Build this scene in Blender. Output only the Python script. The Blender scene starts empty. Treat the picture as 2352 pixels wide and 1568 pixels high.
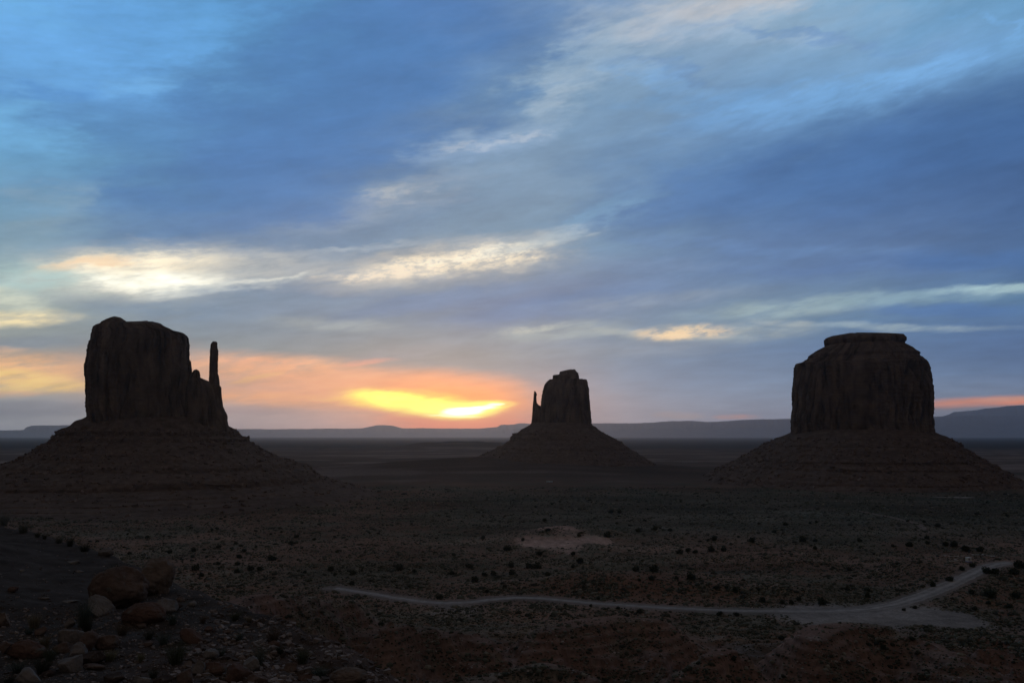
import bpy, math, random
import numpy as np
from math import radians, sin, cos, tan, pi

# ------------------------------------------------------------------ camera, world, sun, exposure
SC = bpy.context.scene
COL = SC.collection
random.seed(7)
RNG = np.random.default_rng(7)
W0, H0 = 2352.0, 1568.0            # the frame the measurements were taken in
LENS = 28.0
F = LENS / 36.0 * W0
EYE = 90.0
PITCH = math.atan((1000 - H0 / 2) / F)

cam_data = bpy.data.cameras.new("camera")
cam = bpy.data.objects.new("camera", cam_data)
COL.objects.link(cam)
cam_data.lens = LENS
cam_data.sensor_width = 36.0
cam_data.clip_start = 0.1
cam_data.clip_end = 200000
cam.location = (0, 0, EYE)
cam.rotation_euler = (radians(90) + PITCH, 0, 0)
SC.camera = cam

SC.view_settings.view_transform = 'Standard'
SC.view_settings.look = 'None'
SC.view_settings.exposure = 0.0
SC.view_settings.gamma = 1.0
SC.cycles.use_denoising = True
SC.cycles.volume_bounces = 0
SC.cycles.max_bounces = 5
SC.cycles.diffuse_bounces = 2


def ray(px, py):
    px = np.asarray(px, float); py = np.asarray(py, float)
    dx = (px - W0 / 2) / F
    dy = (H0 / 2 - py) / F
    c, s = cos(PITCH), sin(PITCH)
    return dx, c - dy * s, s + dy * c


def at(px, py, Y):
    """world point seen at (px, py) that lies Y metres ahead"""
    x, y, z = ray(px, py)
    k = Y / y
    return x * k, Y + 0 * x, EYE + z * k


def azel(px, py):
    x, y, z = ray(px, py)
    return math.atan2(x, y), math.atan2(z, math.hypot(x, y))


def lin(c):
    out = []
    for v in c:
        v = v / 255.0
        out.append(v / 12.92 if v <= 0.04045 else ((v + 0.055) / 1.055) ** 2.4)
    return out


SUN_AZ, SUN_EL = azel(1060, 938)
world = bpy.data.worlds.new("World")
SC.world = world
world.use_nodes = True

SKY_ROWS = [-60, 0, 120, 240, 360, 480, 560, 620, 680, 740, 800, 850, 900, 940, 975, 1010]
SKY_COLS = [0, 235, 470, 705, 940, 1176, 1411, 1646, 1881, 2117, 2352]
SKY_GRID = [
 [(108,188,244),(97,168,230),(80,150,212),(72,130,192),(74,122,190),(86,130,190),(125,156,202),(165,184,208),(140,178,216),(110,165,215),(100,158,210)],
 [(103,174,244),(90,158,228),(80,150,212),(73,132,193),(74,122,190),(85,128,188),(120,152,198),(165,182,205),(145,178,214),(108,163,213),(100,156,208)],
 [(98,166,234),(90,155,224),(86,152,214),(76,135,196),(75,123,187),(84,126,184),(112,148,190),(128,160,197),(122,163,206),(104,150,202),(108,160,216)],
 [(92,157,220),(83,143,208),(75,134,196),(75,125,188),(74,121,185),(98,140,188),(124,156,190),(106,148,200),(100,150,205),(92,138,194),(62,103,160)],
 [(102,166,214),(80,140,196),(74,124,186),(74,121,184),(88,128,180),(132,160,193),(108,145,190),(90,135,190),(74,117,175),(68,106,164),(60,98,156)],
 [(112,156,192),(98,143,190),(80,124,180),(88,126,178),(114,143,180),(120,148,180),(100,138,182),(75,118,176),(71,111,170),(70,108,166),(62,99,157)],
 [(128,160,186),(124,152,180),(106,136,180),(112,138,175),(120,147,180),(120,152,182),(112,148,186),(90,125,176),(86,119,171),(82,114,166),(68,105,160)],
 [(150,178,190),(175,182,184),(150,165,180),(138,152,172),(145,158,174),(138,152,174),(104,134,180),(94,130,180),(87,121,178),(78,115,172),(70,108,166)],
 [(170,190,188),(165,176,180),(132,149,175),(118,139,175),(122,144,175),(103,129,176),(104,130,176),(107,136,175),(106,137,173),(98,133,173),(88,130,174)],
 [(165,170,168),(140,152,164),(122,143,170),(124,144,169),(124,144,168),(110,135,175),(117,142,175),(112,143,175),(100,137,175),(84,123,174),(75,110,165)],
 [(150,155,158),(138,148,160),(142,152,162),(143,151,161),(148,154,162),(146,155,168),(122,146,175),(104,134,175),(94,127,175),(84,119,172),(78,110,165)],
 [(188,165,150),(175,160,152),(192,162,150),(182,158,150),(163,153,155),(146,149,160),(115,138,170),(105,134,174),(103,130,170),(94,124,169),(88,117,164)],
 [(160,158,152),(170,158,152),(198,160,145),(215,158,136),(222,152,124),(176,150,150),(120,136,162),(110,132,165),(112,131,162),(108,127,160),(106,122,155)],
 [(152,153,156),(155,151,152),(172,153,150),(188,153,145),(222,150,122),(192,148,138),(132,137,157),(118,132,158),(120,131,156),(118,128,152),(120,126,145)],
 [(150,150,158),(155,150,156),(165,150,155),(178,148,148),(205,140,125),(185,142,138),(138,140,156),(128,134,158),(125,132,157),(122,128,150),(118,124,150)],
 [(140,142,155),(148,144,152),(158,144,150),(170,140,142),(190,130,118),(172,134,132),(132,134,152),(124,130,155),(122,128,154),(118,124,148),(112,120,148)],
]
# cloud streaks: x, y, half length, half width, tilt (deg, up to the right), colour, opacity, gain, wispiness
STREAKS = [
 (330,30,420,130,8,(106,174,236),.35,1,1),
 (180,150,300,60,-20,(112,178,238),.45,1,1),
 (380,130,160,30,10,(106,172,232),.4,1,1),
 (60,290,130,60,0,(116,180,226),.6,1,1),
 (330,205,180,18,5,(115,175,225),.5,1,1),
 (120,215,150,22,0,(82,138,200),.6,1,1),
 (620,420,420,110,12,(74,121,178),.5,1,0),
 (800,190,330,150,20,(73,121,177),.6,1,0),
 (1560,38,260,60,10,(172,186,202),.6,1,1),
 (1700,12,220,24,5,(204,200,200),.55,1,1),
 (1490,60,110,30,15,(192,196,202),.45,1,1),
 (1300,190,190,60,38,(150,176,198),.7,1,1),
 (1270,215,90,30,25,(164,182,198),.5,1,1),
 (1390,130,130,60,30,(150,174,196),.5,1,1),
 (1530,165,160,16,-12,(95,135,185),.5,1,1),
 (1540,190,190,22,-12,(124,168,212),.6,1,1),
 (1760,95,220,14,-3,(160,185,212),.4,1,1),
 (1850,90,260,12,-6,(100,140,190),.5,1,1),
 (1650,235,260,22,3,(110,160,210),.5,1,1),
 (1990,205,440,38,14,(120,172,224),.7,1,1),
 (2080,165,220,20,12,(124,178,230),.5,1,1),
 (2330,55,120,16,-14,(120,175,228),.5,1,1),
 (2140,330,440,105,13,(62,101,154),.75,1,0),
 (1700,430,420,60,12,(71,113,168),.55,1,0),
 (1085,328,160,36,14,(146,172,200),.65,1,1),
 (1060,338,60,12,10,(186,194,204),.45,1,2),
 (1140,312,70,10,12,(190,198,208),.5,1,2),
 (900,470,260,34,16,(158,170,184),.5,1,1),
 (950,452,90,12,8,(186,190,192),.55,1,2),
 (170,455,110,34,10,(142,170,188),.5,1,1),
 (60,515,180,22,4,(140,165,180),.5,1,1),
 (1360,505,130,30,24,(124,164,196),.6,1,1),
 (420,530,240,26,8,(98,134,174),.6,1,1),
 (650,500,220,30,8,(90,126,174),.5,1,0),
 (1010,602,330,44,8,(205,200,190),.8,1,1),
 (1060,600,190,26,7,(255,238,208),.95,1.05,2),
 (1120,585,130,14,9,(255,246,222),.9,1.1,2),
 (880,628,120,13,6,(250,232,205),.8,1,2),
 (1250,555,140,20,12,(176,190,198),.7,1,1),
 (840,566,120,7,4,(190,198,202),.5,1,1),
 (320,628,290,60,3,(228,220,200),.9,1,1),
 (345,608,200,27,3,(255,240,208),1,1.25,1),
 (370,648,170,28,1,(255,252,232),1,1.4,1),
 (190,606,120,12,9,(255,220,178),.8,1,1),
 (530,658,230,12,7,(216,220,214),.75,1,1),
 (640,640,110,6,10,(240,238,225),.6,1,2),
 (580,606,190,34,3,(190,192,190),.8,1,1),
 (70,640,170,40,-4,(182,212,210),.75,1,1),
 (20,690,120,30,-10,(222,226,205),.8,1,1),
 (45,733,150,17,1,(255,234,182),.95,1.1,1),
 (400,712,240,26,-4,(120,144,168),.75,1,1),
 (650,690,260,20,-4,(121,145,168),.6,1,1),
 (750,745,160,16,-2,(166,176,176),.6,1,1),
 (1000,690,260,20,9,(106,134,170),.7,1,0),
 (1270,700,260,26,8,(97,129,170),.6,1,0),
 (1280,765,180,20,4,(164,178,180),.75,1,1),
 (1230,760,70,8,6,(204,208,198),.6,1,2),
 (1450,765,90,9,-4,(190,196,188),.5,1,1),
 (1640,764,230,20,1,(168,180,182),.75,1,1),
 (1580,764,110,15,3,(255,224,182),.95,1,2),
 (1560,770,60,8,2,(255,222,176),.8,1.05,1),
 (1800,742,60,8,-4,(192,200,196),.5,1,1),
 (1830,706,260,22,5,(162,184,188),.75,1,1),
 (2120,680,330,18,4,(142,174,190),.7,1,1),
 (2290,662,150,11,1,(180,210,216),.8,1,1),
 (1500,690,260,18,5,(138,156,176),.6,1,1),
 (2060,750,240,8,-1,(160,180,190),.7,1,1),
 (2200,712,220,16,0,(76,118,176),.6,1,0),
 (2250,600,250,22,0,(70,112,170),.5,1,0),
 (1500,800,180,18,2,(146,158,172),.5,1,1),
 (1760,570,330,16,-3,(100,136,184),.5,1,1),
 (1500,610,200,12,0,(120,146,182),.4,1,1),
 (1900,620,260,12,0,(96,130,180),.4,1,1),
 (0,801,70,7,0,(255,204,150),.9,1,1),
 (60,790,160,16,4,(134,146,160),.6,1,0),
 (70,852,230,40,-2,(255,194,134),.9,1.1,1),
 (60,868,180,20,-6,(255,212,128),.95,1.25,1),
 (110,888,150,12,3,(255,214,128),.95,1.2,1),
 (30,905,90,8,2,(255,200,150),.7,1,1),
 (60,935,220,22,2,(150,151,158),.8,1,0),
 (330,860,200,70,0,(225,175,145),.5,1,0),
 (630,846,230,30,-2,(255,184,132),.85,1.1,1),
 (590,832,120,10,0,(255,186,146),.7,1,1),
 (590,868,60,6,12,(255,206,132),.95,1,1),
 (720,893,260,44,0,(242,172,132),.55,1,0),
 (600,912,170,16,-2,(255,180,120),.9,1.15,1),
 (610,940,140,12,0,(186,158,158),.5,1,0),
 (720,930,150,10,-3,(255,182,128),.7,1,1),
 (850,834,70,7,6,(255,176,146),.85,1,1),
 (920,812,150,16,8,(158,158,164),.5,1,1),
 (950,914,320,58,-3,(255,174,118),.78,1.3,0),
 (1050,926,215,60,-3,(255,158,92),.9,1.45,0),
 (1065,968,190,46,0,(255,120,66),.88,1.35,0),
 (1040,932,170,34,-2,(255,156,60),.95,1.7,0),
 (880,928,150,14,-4,(255,196,90),.9,1.6,1),
 (955,927,165,25,-6,(255,222,70),1,2.0,1),
 (915,920,110,16,-7,(255,248,90),1,2.4,1),
 (990,936,130,15,-6,(255,246,84),1,2.4,1),
 (1060,942,95,17,2,(255,244,90),1,3.0,0),
 (1122,930,56,9,2,(255,240,96),1,2.6,0),
 (1158,929,22,5,2,(255,190,80),.9,2.0,0),
 (1056,944,48,8,2,(255,255,236),1,5.0,0),
 (1090,937,42,4.5,3,(255,255,220),1,4.0,0),
 (1130,929,26,3,4,(255,255,200),.9,3.5,0),
 (1040,954,60,3,-2,(255,255,190),.9,3.0,0),
 (1300,930,120,90,0,(150,146,156),.35,1,0),
 (2270,924,220,12,2,(255,164,126),.95,1,0),
 (2280,926,190,7,2,(255,150,100),1,1.4,0),
 (2330,918,90,5,2,(255,190,160),.6,1,0),
 (2200,938,160,14,2,(150,146,152),.6,1,0),
 (1560,953,60,8,-2,(200,176,166),.8,1,1),
 (1690,957,50,6,0,(232,168,148),.9,1,1),
]


def sky_base(px, py):
    r = np.interp(py, SKY_ROWS, range(len(SKY_ROWS)))
    c = np.interp(px, SKY_COLS, range(len(SKY_COLS)))
    def sm(t):
        return t
    i, j = int(min(r, len(SKY_ROWS) - 1.001)), int(min(c, len(SKY_COLS) - 1.001))
    fr, fc = sm(r - i), sm(c - j)
    g = lambda a, b: np.array(lin(SKY_GRID[a][b])) * (.97, 1.0, .93)
    low = min(max((py - 830) / 130, 0), 1)      # the sky behind the low haze is brighter than it looks through it
    return ((g(i, j) * (1 - fc) + g(i, j + 1) * fc) * (1 - fr) + (g(i + 1, j) * (1 - fc) + g(i + 1, j + 1) * fc) * fr) * (1 + .75 * low)


def build_sky():
    nt = world.node_tree
    N, L = nt.nodes, nt.links
    N.clear()

    def node(t, **kw):
        n = N.new(t)
        for k, v in kw.items():
            setattr(n, k, v)
        return n

    def math_(op, a, b=None, c=None, clamp=False):
        n = node('ShaderNodeMath', operation=op, use_clamp=clamp)
        for k, v in enumerate((a, b, c)):
            if v is None: continue
            if isinstance(v, (int, float)): n.inputs[k].default_value = v
            else: L.new(v, n.inputs[k])
        return n.outputs[0]

    def smooth(v, lo, hi):
        n = node('ShaderNodeMapRange', interpolation_type='SMOOTHSTEP')
        L.new(v, n.inputs[0]); n.inputs[1].default_value = lo; n.inputs[2].default_value = hi
        return n.outputs[0]

    def mix(f, a, b):
        n = node('ShaderNodeMix', data_type='RGBA')
        for s, v in ((n.inputs[0], f), (n.inputs[6], a), (n.inputs[7], b)):
            if isinstance(v, (int, float)): s.default_value = v
            elif isinstance(v, (tuple, list)): s.default_value = (*v[:3], 1)
            else: L.new(v, s)
        return n.outputs[2]

    tc = node('ShaderNodeTexCoord')
    sep = node('ShaderNodeSeparateXYZ'); L.new(tc.outputs['Generated'], sep.inputs[0])
    x, y, z = sep.outputs
    az = math_('ARCTAN2', x, y)
    el = math_('ARCSINE', z)
    uv = node('ShaderNodeCombineXYZ'); L.new(az, uv.inputs[0]); L.new(el, uv.inputs[1])

    def noise(scale_xyz, rot, detail, rough=0.6, seed=0.0, src=None):
        m = node('ShaderNodeMapping', vector_type='POINT')
        L.new(src or uv.outputs[0], m.inputs[0])
        m.inputs['Rotation'].default_value = (0, 0, radians(rot))
        m2 = node('ShaderNodeMapping', vector_type='POINT')
        L.new(m.outputs[0], m2.inputs[0])
        m2.inputs['Scale'].default_value = scale_xyz
        m2.inputs['Location'].default_value = (seed, seed * 1.7, 0)
        n = node('ShaderNodeTexNoise', noise_dimensions='2D')
        n.inputs['Scale'].default_value = 1.0
        n.inputs['Detail'].default_value = detail
        n.inputs['Roughness'].default_value = rough
        L.new(m2.outputs[0], n.inputs['Vector'])
        return n

    # ragged edges: the coordinates drift with two scales of turbulence, weaker towards the horizon
    hi = smooth(el, 0.0, 0.35)
    w1 = noise((7, 22, 1), -8, 5, .6, 3.1)
    w2 = noise((26, 90, 1), -6, 4, .6, 8.3)
    def centred(n, ax, ay):
        s = node('ShaderNodeVectorMath', operation='SUBTRACT'); L.new(n.outputs['Color'], s.inputs[0]); s.inputs[1].default_value = (.5, .5, .5)
        m = node('ShaderNodeVectorMath', operation='MULTIPLY'); L.new(s.outputs[0], m.inputs[0]); m.inputs[1].default_value = (ax, ay, 0)
        return m.outputs[0]
    amp = math_('MULTIPLY_ADD', hi, 1.25, 0.22)
    a1 = centred(w1, .13, .022); a2 = centred(w2, .045, .010)
    sm_ = node('ShaderNodeVectorMath', operation='ADD'); L.new(a1, sm_.inputs[0]); L.new(a2, sm_.inputs[1])
    sc_ = node('ShaderNodeVectorMath', operation='SCALE'); L.new(sm_.outputs[0], sc_.inputs[0]); L.new(amp, sc_.inputs['Scale'])
    wuv = node('ShaderNodeVectorMath', operation='ADD'); L.new(uv.outputs[0], wuv.inputs[0]); L.new(sc_.outputs[0], wuv.inputs[1])
    ws = node('ShaderNodeSeparateXYZ'); L.new(wuv.outputs[0], ws.inputs[0])
    waz, wel = ws.outputs[0], ws.outputs[1]

    A0, A1 = radians(-38), radians(38)
    t = math_('DIVIDE', math_('SUBTRACT', waz, A0), A1 - A0, clamp=True)
    els = [azel(1176, p)[1] for p in (1010, 985, 962, 935, 905, 875, 845, 810, 770, 730, 690, 650, 610, 570, 520, 460, 390, 310, 220, 120, 10, -60)]
    col = None
    for k, e in enumerate(els):
        ramp = node('ShaderNodeValToRGB'); cr = ramp.color_ramp; cr.interpolation = 'B_SPLINE'
        nst = 22
        while len(cr.elements) < nst: cr.elements.new(0.5)
        for q in range(nst):
            a = A0 + (A1 - A0) * q / (nst - 1)
            d = np.array([sin(a) * cos(e), cos(a) * cos(e), sin(e)])
            c, s = cos(PITCH), sin(PITCH)
            fwd = d[1] * c + d[2] * s; up = -d[1] * s + d[2] * c
            px = W0 / 2 + F * d[0] / fwd; py = H0 / 2 - F * up / fwd
            v = sky_base(px, py)
            cr.elements[q].position = q / (nst - 1)
            v = v * .89 + .11 * float(v @ np.array([.21, .72, .07])); cr.elements[q].color = (*v, 1)
        L.new(t, ramp.inputs[0])
        if col is None:
            col = ramp.outputs[0]
        else:
            f = math_('DIVIDE', math_('SUBTRACT', wel, els[k - 1]), e - els[k - 1], clamp=True)
            col = mix(f, col, ramp.outputs[0])

    wisp1 = smooth(noise((22, 100, 1), -10, 6, .62, 5.5).outputs['Fac'], .30, .62)
    wisp2 = smooth(noise((45, 130, 1), -8, 6, .68, 9.5).outputs['Fac'], .36, .60)
    wl = {1: math_('MULTIPLY_ADD', wisp1, .55, .45), 2: math_('MULTIPLY_ADD', wisp2, .75, .25)}
    for (sx, sy, hl, hw, tilt, c, op, gain, wk) in STREAKS:
        ct, st = cos(radians(tilt)), sin(radians(tilt))
        cen = np.array(azel(sx, sy))
        e1 = np.array(azel(sx + hl * ct, sy - hl * st)); e0 = np.array(azel(sx - hl * ct, sy + hl * st))
        p1 = np.array(azel(sx - hw * st, sy - hw * ct)); p0 = np.array(azel(sx + hw * st, sy + hw * ct))
        dv = (e1 - e0) / 2; pv = (p1 - p0) / 2
        m = node('ShaderNodeMapping', vector_type='TEXTURE')
        L.new(wuv.outputs[0], m.inputs[0])
        m.inputs['Location'].default_value = (*cen, 0)
        m.inputs['Rotation'].default_value = (0, 0, math.atan2(dv[1], dv[0]))
        m.inputs['Scale'].default_value = (np.hypot(*dv) * 1.35, np.hypot(*pv) * 1.5, 1)
        g = node('ShaderNodeTexGradient', gradient_type='SPHERICAL')
        L.new(m.outputs[0], g.inputs[0])
        f = smooth(g.outputs['Fac'], 0.0, 0.75)
        f = math_('MULTIPLY', f, op)
        if wk: f = math_('MULTIPLY', f, wl[wk])
        col = mix(f, col, [v * gain for v in lin(c)])

    # fine mottling in the cloud sheet itself, laid out on a flat cloud deck
    zc = math_('MAXIMUM', math_('ADD', z, 0.12), 0.05)
    cp = node('ShaderNodeCombineXYZ'); L.new(math_('DIVIDE', x, zc), cp.inputs[0]); L.new(math_('DIVIDE', y, zc), cp.inputs[1])
    mo = noise((3.2, 5.0, 1), 25, 8, .62, 2.2, cp.outputs[0])
    mo2 = noise((9, 42, 1), -12, 7, .6, 6.2)
    m1 = math_('MULTIPLY_ADD', math_('SUBTRACT', mo.outputs['Fac'], .5), .40, 1.02)
    m2 = math_('MULTIPLY_ADD', math_('SUBTRACT', mo2.outputs['Fac'], .5), .28, 1.0)
    mo3 = noise((55, 210, 1), -9, 5, .65, 11.2)
    m3 = math_('MULTIPLY_ADD', math_('SUBTRACT', mo3.outputs['Fac'], .5), .13, 1.0)
    mm = math_('MULTIPLY', math_('MULTIPLY', m1, m2), m3)
    mul = node('ShaderNodeVectorMath', operation='SCALE'); L.new(col, mul.inputs[0]); L.new(mm, mul.inputs['Scale'])
    col = mul.outputs[0]

    # away from the dawn the cloud deck is darker and greyer
    side = smooth(math_('ABSOLUTE', az), radians(38), radians(75))
    topw = smooth(el, radians(31), radians(50))
    off = math_('MAXIMUM', side, topw)
    col = mix(off, col, OFF_SKY)
    below = smooth(el, radians(-1.0), radians(-3.0))
    col = mix(below, col, (.012, .012, .014))

    nis = node('ShaderNodeTexSky', sky_type='NISHITA')
    nis.sun_disc = False
    nis.sun_elevation = SUN_EL
    nis.sun_rotation = SUN_AZ
    b1 = node('ShaderNodeBackground'); L.new(col, b1.inputs[0]); b1.inputs[1].default_value = 1.0
    b2 = node('ShaderNodeBackground'); L.new(nis.outputs[0], b2.inputs[0]); b2.inputs[1].default_value = 0.006
    ad = node('ShaderNodeAddShader'); L.new(b1.outputs[0], ad.inputs[0]); L.new(b2.outputs[0], ad.inputs[1])
    out = node('ShaderNodeOutputWorld'); L.new(ad.outputs[0], out.inputs['Surface'])


OFF_SKY = (.070, .058, .053)
build_sky()
world.cycles.sampling_method = 'MANUAL'
world.cycles.sample_map_resolution = 1024

sun_data = bpy.data.lights.new("sun", 'SUN')
sun_data.energy = 0.38
sun_data.angle = radians(12)
sun_data.color = (1, .62, .4)
sun = bpy.data.objects.new("sun", sun_data)
COL.objects.link(sun)
sun.rotation_euler = (radians(90) - SUN_EL - radians(1), 0, pi - SUN_AZ + 0)
# (lamp shines along its local -Z: from the dawn towards the camera)

# ------------------------------------------------------------------ helpers
def _hash(ix, iy, seed):
    h = (ix.astype(np.int64) * 374761393 + iy.astype(np.int64) * 668265263 + seed * 1274126177) & 0xffffffff
    h = ((h ^ (h >> 13)) * 1274126177) & 0xffffffff
    return (h ^ (h >> 16)) & 0xffffffff


def perlin(x, y, seed=0):
    x = np.asarray(x, float); y = np.asarray(y, float)
    x, y = np.broadcast_arrays(x, y)
    ix = np.floor(x); iy = np.floor(y)
    fx = x - ix; fy = y - iy
    ix = ix.astype(np.int64); iy = iy.astype(np.int64)
    u = fx * fx * fx * (fx * (fx * 6 - 15) + 10); v = fy * fy * fy * (fy * (fy * 6 - 15) + 10)
    def g(dx, dy):
        a = _hash(ix + dx, iy + dy, seed) * (2 * pi / 4294967296.0)
        return np.cos(a) * (fx - dx) + np.sin(a) * (fy - dy)
    n00, n10, n01, n11 = g(0, 0), g(1, 0), g(0, 1), g(1, 1)
    return 1.5 * ((n00 * (1 - u) + n10 * u) * (1 - v) + (n01 * (1 - u) + n11 * u) * v)


def fbm(x, y, octv=4, seed=0, gain=.5):
    s = 0; a = 1.0; t = 0
    for k in range(octv):
        s = s + a * perlin(x * 2 ** k + 17.3 * k, y * 2 ** k - 9.1 * k, seed + k); t += a; a *= gain
    return s / t


def ridged(x, y, octv=4, seed=0, gain=.55):
    s = 0; a = 1.0; t = 0
    for k in range(octv):
        s = s + a * (1 - np.abs(perlin(x * 2 ** k + 5.3 * k, y * 2 ** k + 3.7 * k, seed + k)) * 1.6); t += a; a *= gain
    return s / t


def sstep(v, lo, hi):
    t = np.clip((v - lo) / (hi - lo), 0, 1)
    return t * t * (3 - 2 * t)


def mesh_obj(name, verts, faces, mat=None, parent=None, smooth=True, cols=None):
    """faces: (n,4) or (n,3) integer array, or a list of such arrays"""
    me = bpy.data.meshes.new(name)
    verts = np.asarray(verts, np.float32).reshape(-1, 3)
    fl = faces if isinstance(faces, list) else [faces]
    fl = [np.asarray(f, np.int32) for f in fl if len(f)]
    me.vertices.add(len(verts)); me.vertices.foreach_set('co', verts.ravel())
    loops = np.concatenate([f.ravel() for f in fl])
    sizes = np.concatenate([np.full(len(f), f.shape[1], np.int32) for f in fl])
    starts = np.concatenate([[0], np.cumsum(sizes)[:-1]]).astype(np.int32)
    me.loops.add(len(loops)); me.loops.foreach_set('vertex_index', loops)
    me.polygons.add(len(sizes)); me.polygons.foreach_set('loop_start', starts)
    try: me.polygons.foreach_set('loop_total', sizes)
    except Exception: pass
    me.update(calc_edges=True)
    me.polygons.foreach_set('use_smooth', np.full(len(sizes), smooth, bool))
    if cols is not None:
        ca = me.color_attributes.new('albedo', 'FLOAT_COLOR', 'POINT')
        c4 = np.ones((len(verts), 4), np.float32); c4[:, :3] = cols
        ca.data.foreach_set('color', c4.ravel())
    if mat: me.materials.append(mat)
    o = bpy.data.objects.new(name, me)
    COL.objects.link(o)
    if parent: o.parent = parent
    return o


def tag(o, label=None, cat=None, group=None, kind=None):
    if label: o['label'] = label
    if cat: o['category'] = cat
    if group: o['group'] = group
    if kind: o['kind'] = kind
    return o


def empty(name, loc=(0, 0, 0), rz=0):
    o = bpy.data.objects.new(name, None); COL.objects.link(o)
    o.location = loc; o.rotation_euler = (0, 0, rz)
    o.empty_display_size = 1
    return o


def make_mat(name, color=(.2, .2, .2), attr=False, rough=.95, n_scale=1.0, n_amt=.35, bump=0.0, bump_scale=2.0, stretch=(1, 1, 1), spots=None, spec=0.0):
    m = bpy.data.materials.new(name); m.use_nodes = True
    nt = m.node_tree; N, L = nt.nodes, nt.links
    b = N['Principled BSDF']
    b.inputs['Roughness'].default_value = rough
    b.inputs['Specular IOR Level'].default_value = spec
    tc = N.new('ShaderNodeTexCoord')
    mp = N.new('ShaderNodeMapping'); L.new(tc.outputs['Object'], mp.inputs[0]); mp.inputs['Scale'].default_value = stretch
    nz = N.new('ShaderNodeTexNoise'); L.new(mp.outputs[0], nz.inputs['Vector'])
    nz.inputs['Scale'].default_value = n_scale; nz.inputs['Detail'].default_value = 8; nz.inputs['Roughness'].default_value = .65
    mr = N.new('ShaderNodeMapRange'); L.new(nz.outputs['Fac'], mr.inputs[0])
    mr.inputs[1].default_value = .3; mr.inputs[2].default_value = .7
    mr.inputs[3].default_value = 1 - n_amt; mr.inputs[4].default_value = 1 + n_amt
    sc = N.new('ShaderNodeVectorMath'); sc.operation = 'SCALE'
    if attr:
        at_ = N.new('ShaderNodeAttribute'); at_.attribute_name = 'albedo'
        L.new(at_.outputs['Color'], sc.inputs[0])
    else:
        sc.inputs[0].default_value = color
    L.new(mr.outputs[0], sc.inputs['Scale'])
    last = sc.outputs[0]
    if spots:   # small patches of another colour: lichen, chips, tufts
        s_scale, s_lo, s_hi, s_col = spots
        n2 = N.new('ShaderNodeTexNoise'); L.new(mp.outputs[0], n2.inputs['Vector']); n2.inputs['Scale'].default_value = s_scale; n2.inputs['Detail'].default_value = 4
        r2 = N.new('ShaderNodeMapRange'); L.new(n2.outputs['Fac'], r2.inputs[0]); r2.inputs[1].default_value = s_lo; r2.inputs[2].default_value = s_hi
        mx = N.new('ShaderNodeMix'); mx.data_type = 'RGBA'; L.new(r2.outputs[0], mx.inputs[0]); L.new(last, mx.inputs[6]); mx.inputs[7].default_value = (*s_col, 1)
        last = mx.outputs[2]
    L.new(last, b.inputs['Base Color'])
    if bump:
        n3 = N.new('ShaderNodeTexNoise'); L.new(mp.outputs[0], n3.inputs['Vector']); n3.inputs['Scale'].default_value = bump_scale; n3.inputs['Detail'].default_value = 8
        bp = N.new('ShaderNodeBump'); bp.inputs['Strength'].default_value = 1.0; bp.inputs['Distance'].default_value = bump
        L.new(n3.outputs['Fac'], bp.inputs['Height']); L.new(bp.outputs[0], b.inputs['Normal'])
    return m


M_ground = make_mat('ground_soil', attr=True, n_scale=.8, n_amt=.30, bump=.15, bump_scale=.9)
M_road = make_mat('graded_dirt', (.27, .245, .235), attr=True, n_scale=.35, n_amt=.25)
M_cliff = make_mat('butte_sandstone', attr=True, n_scale=.06, n_amt=.35, bump=1.2, bump_scale=.12, stretch=(1, 1, .35))
M_talus = make_mat('talus_rubble', attr=True, n_scale=.12, n_amt=.40, bump=.8, bump_scale=.25)
M_far = make_mat('far_mesa_rock', (.23, .19, .19), n_scale=.0015, n_amt=.2)

# ------------------------------------------------------------------ terrain heights
AZ_V = radians(40)
azs = np.concatenate([np.linspace(-pi, -AZ_V, 60, endpoint=False), np.linspace(-AZ_V, AZ_V, 960), np.linspace(AZ_V, pi, 61)[1:-1]])
rs = np.concatenate([np.linspace(.6, 12, 20, endpoint=False), 1 / np.linspace(1 / 12, 1 / 46, 300, endpoint=False),
                     np.linspace(46, 150, 90, endpoint=False), np.geomspace(150, 620, 480, endpoint=False),
                     np.geomspace(620, 2600, 330, endpoint=False), np.geomspace(2600, 64000, 140)])
AA, RR = np.meshgrid(azs, rs)
GX = RR * np.sin(AA); GY = RR * np.cos(AA)


def gseg(x, y, pts, width):
    """soft ridge along a chain of (x, y, height): height of the nearest chain point times a rounded fall-off"""
    best = np.zeros_like(x)
    for (x0, y0, h0), (x1, y1, h1) in zip(pts[:-1], pts[1:]):
        dx, dy = x1 - x0, y1 - y0
        t = np.clip(((x - x0) * dx + (y - y0) * dy) / (dx * dx + dy * dy), 0, 1)
        d = np.hypot(x - x0 - t * dx, y - y0 - t * dy)
        h = (h0 + (h1 - h0) * t) * np.exp(-(d / width) ** 2)
        best = np.maximum(best, h)
    return best


def chain(pxl):
    """(px, py, distance) -> (x, y, height)"""
    out = []
    for px, py, Y in pxl:
        x, y, z = at(px, py, Y); out.append((float(x), float(y), float(z)))
    return out


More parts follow.
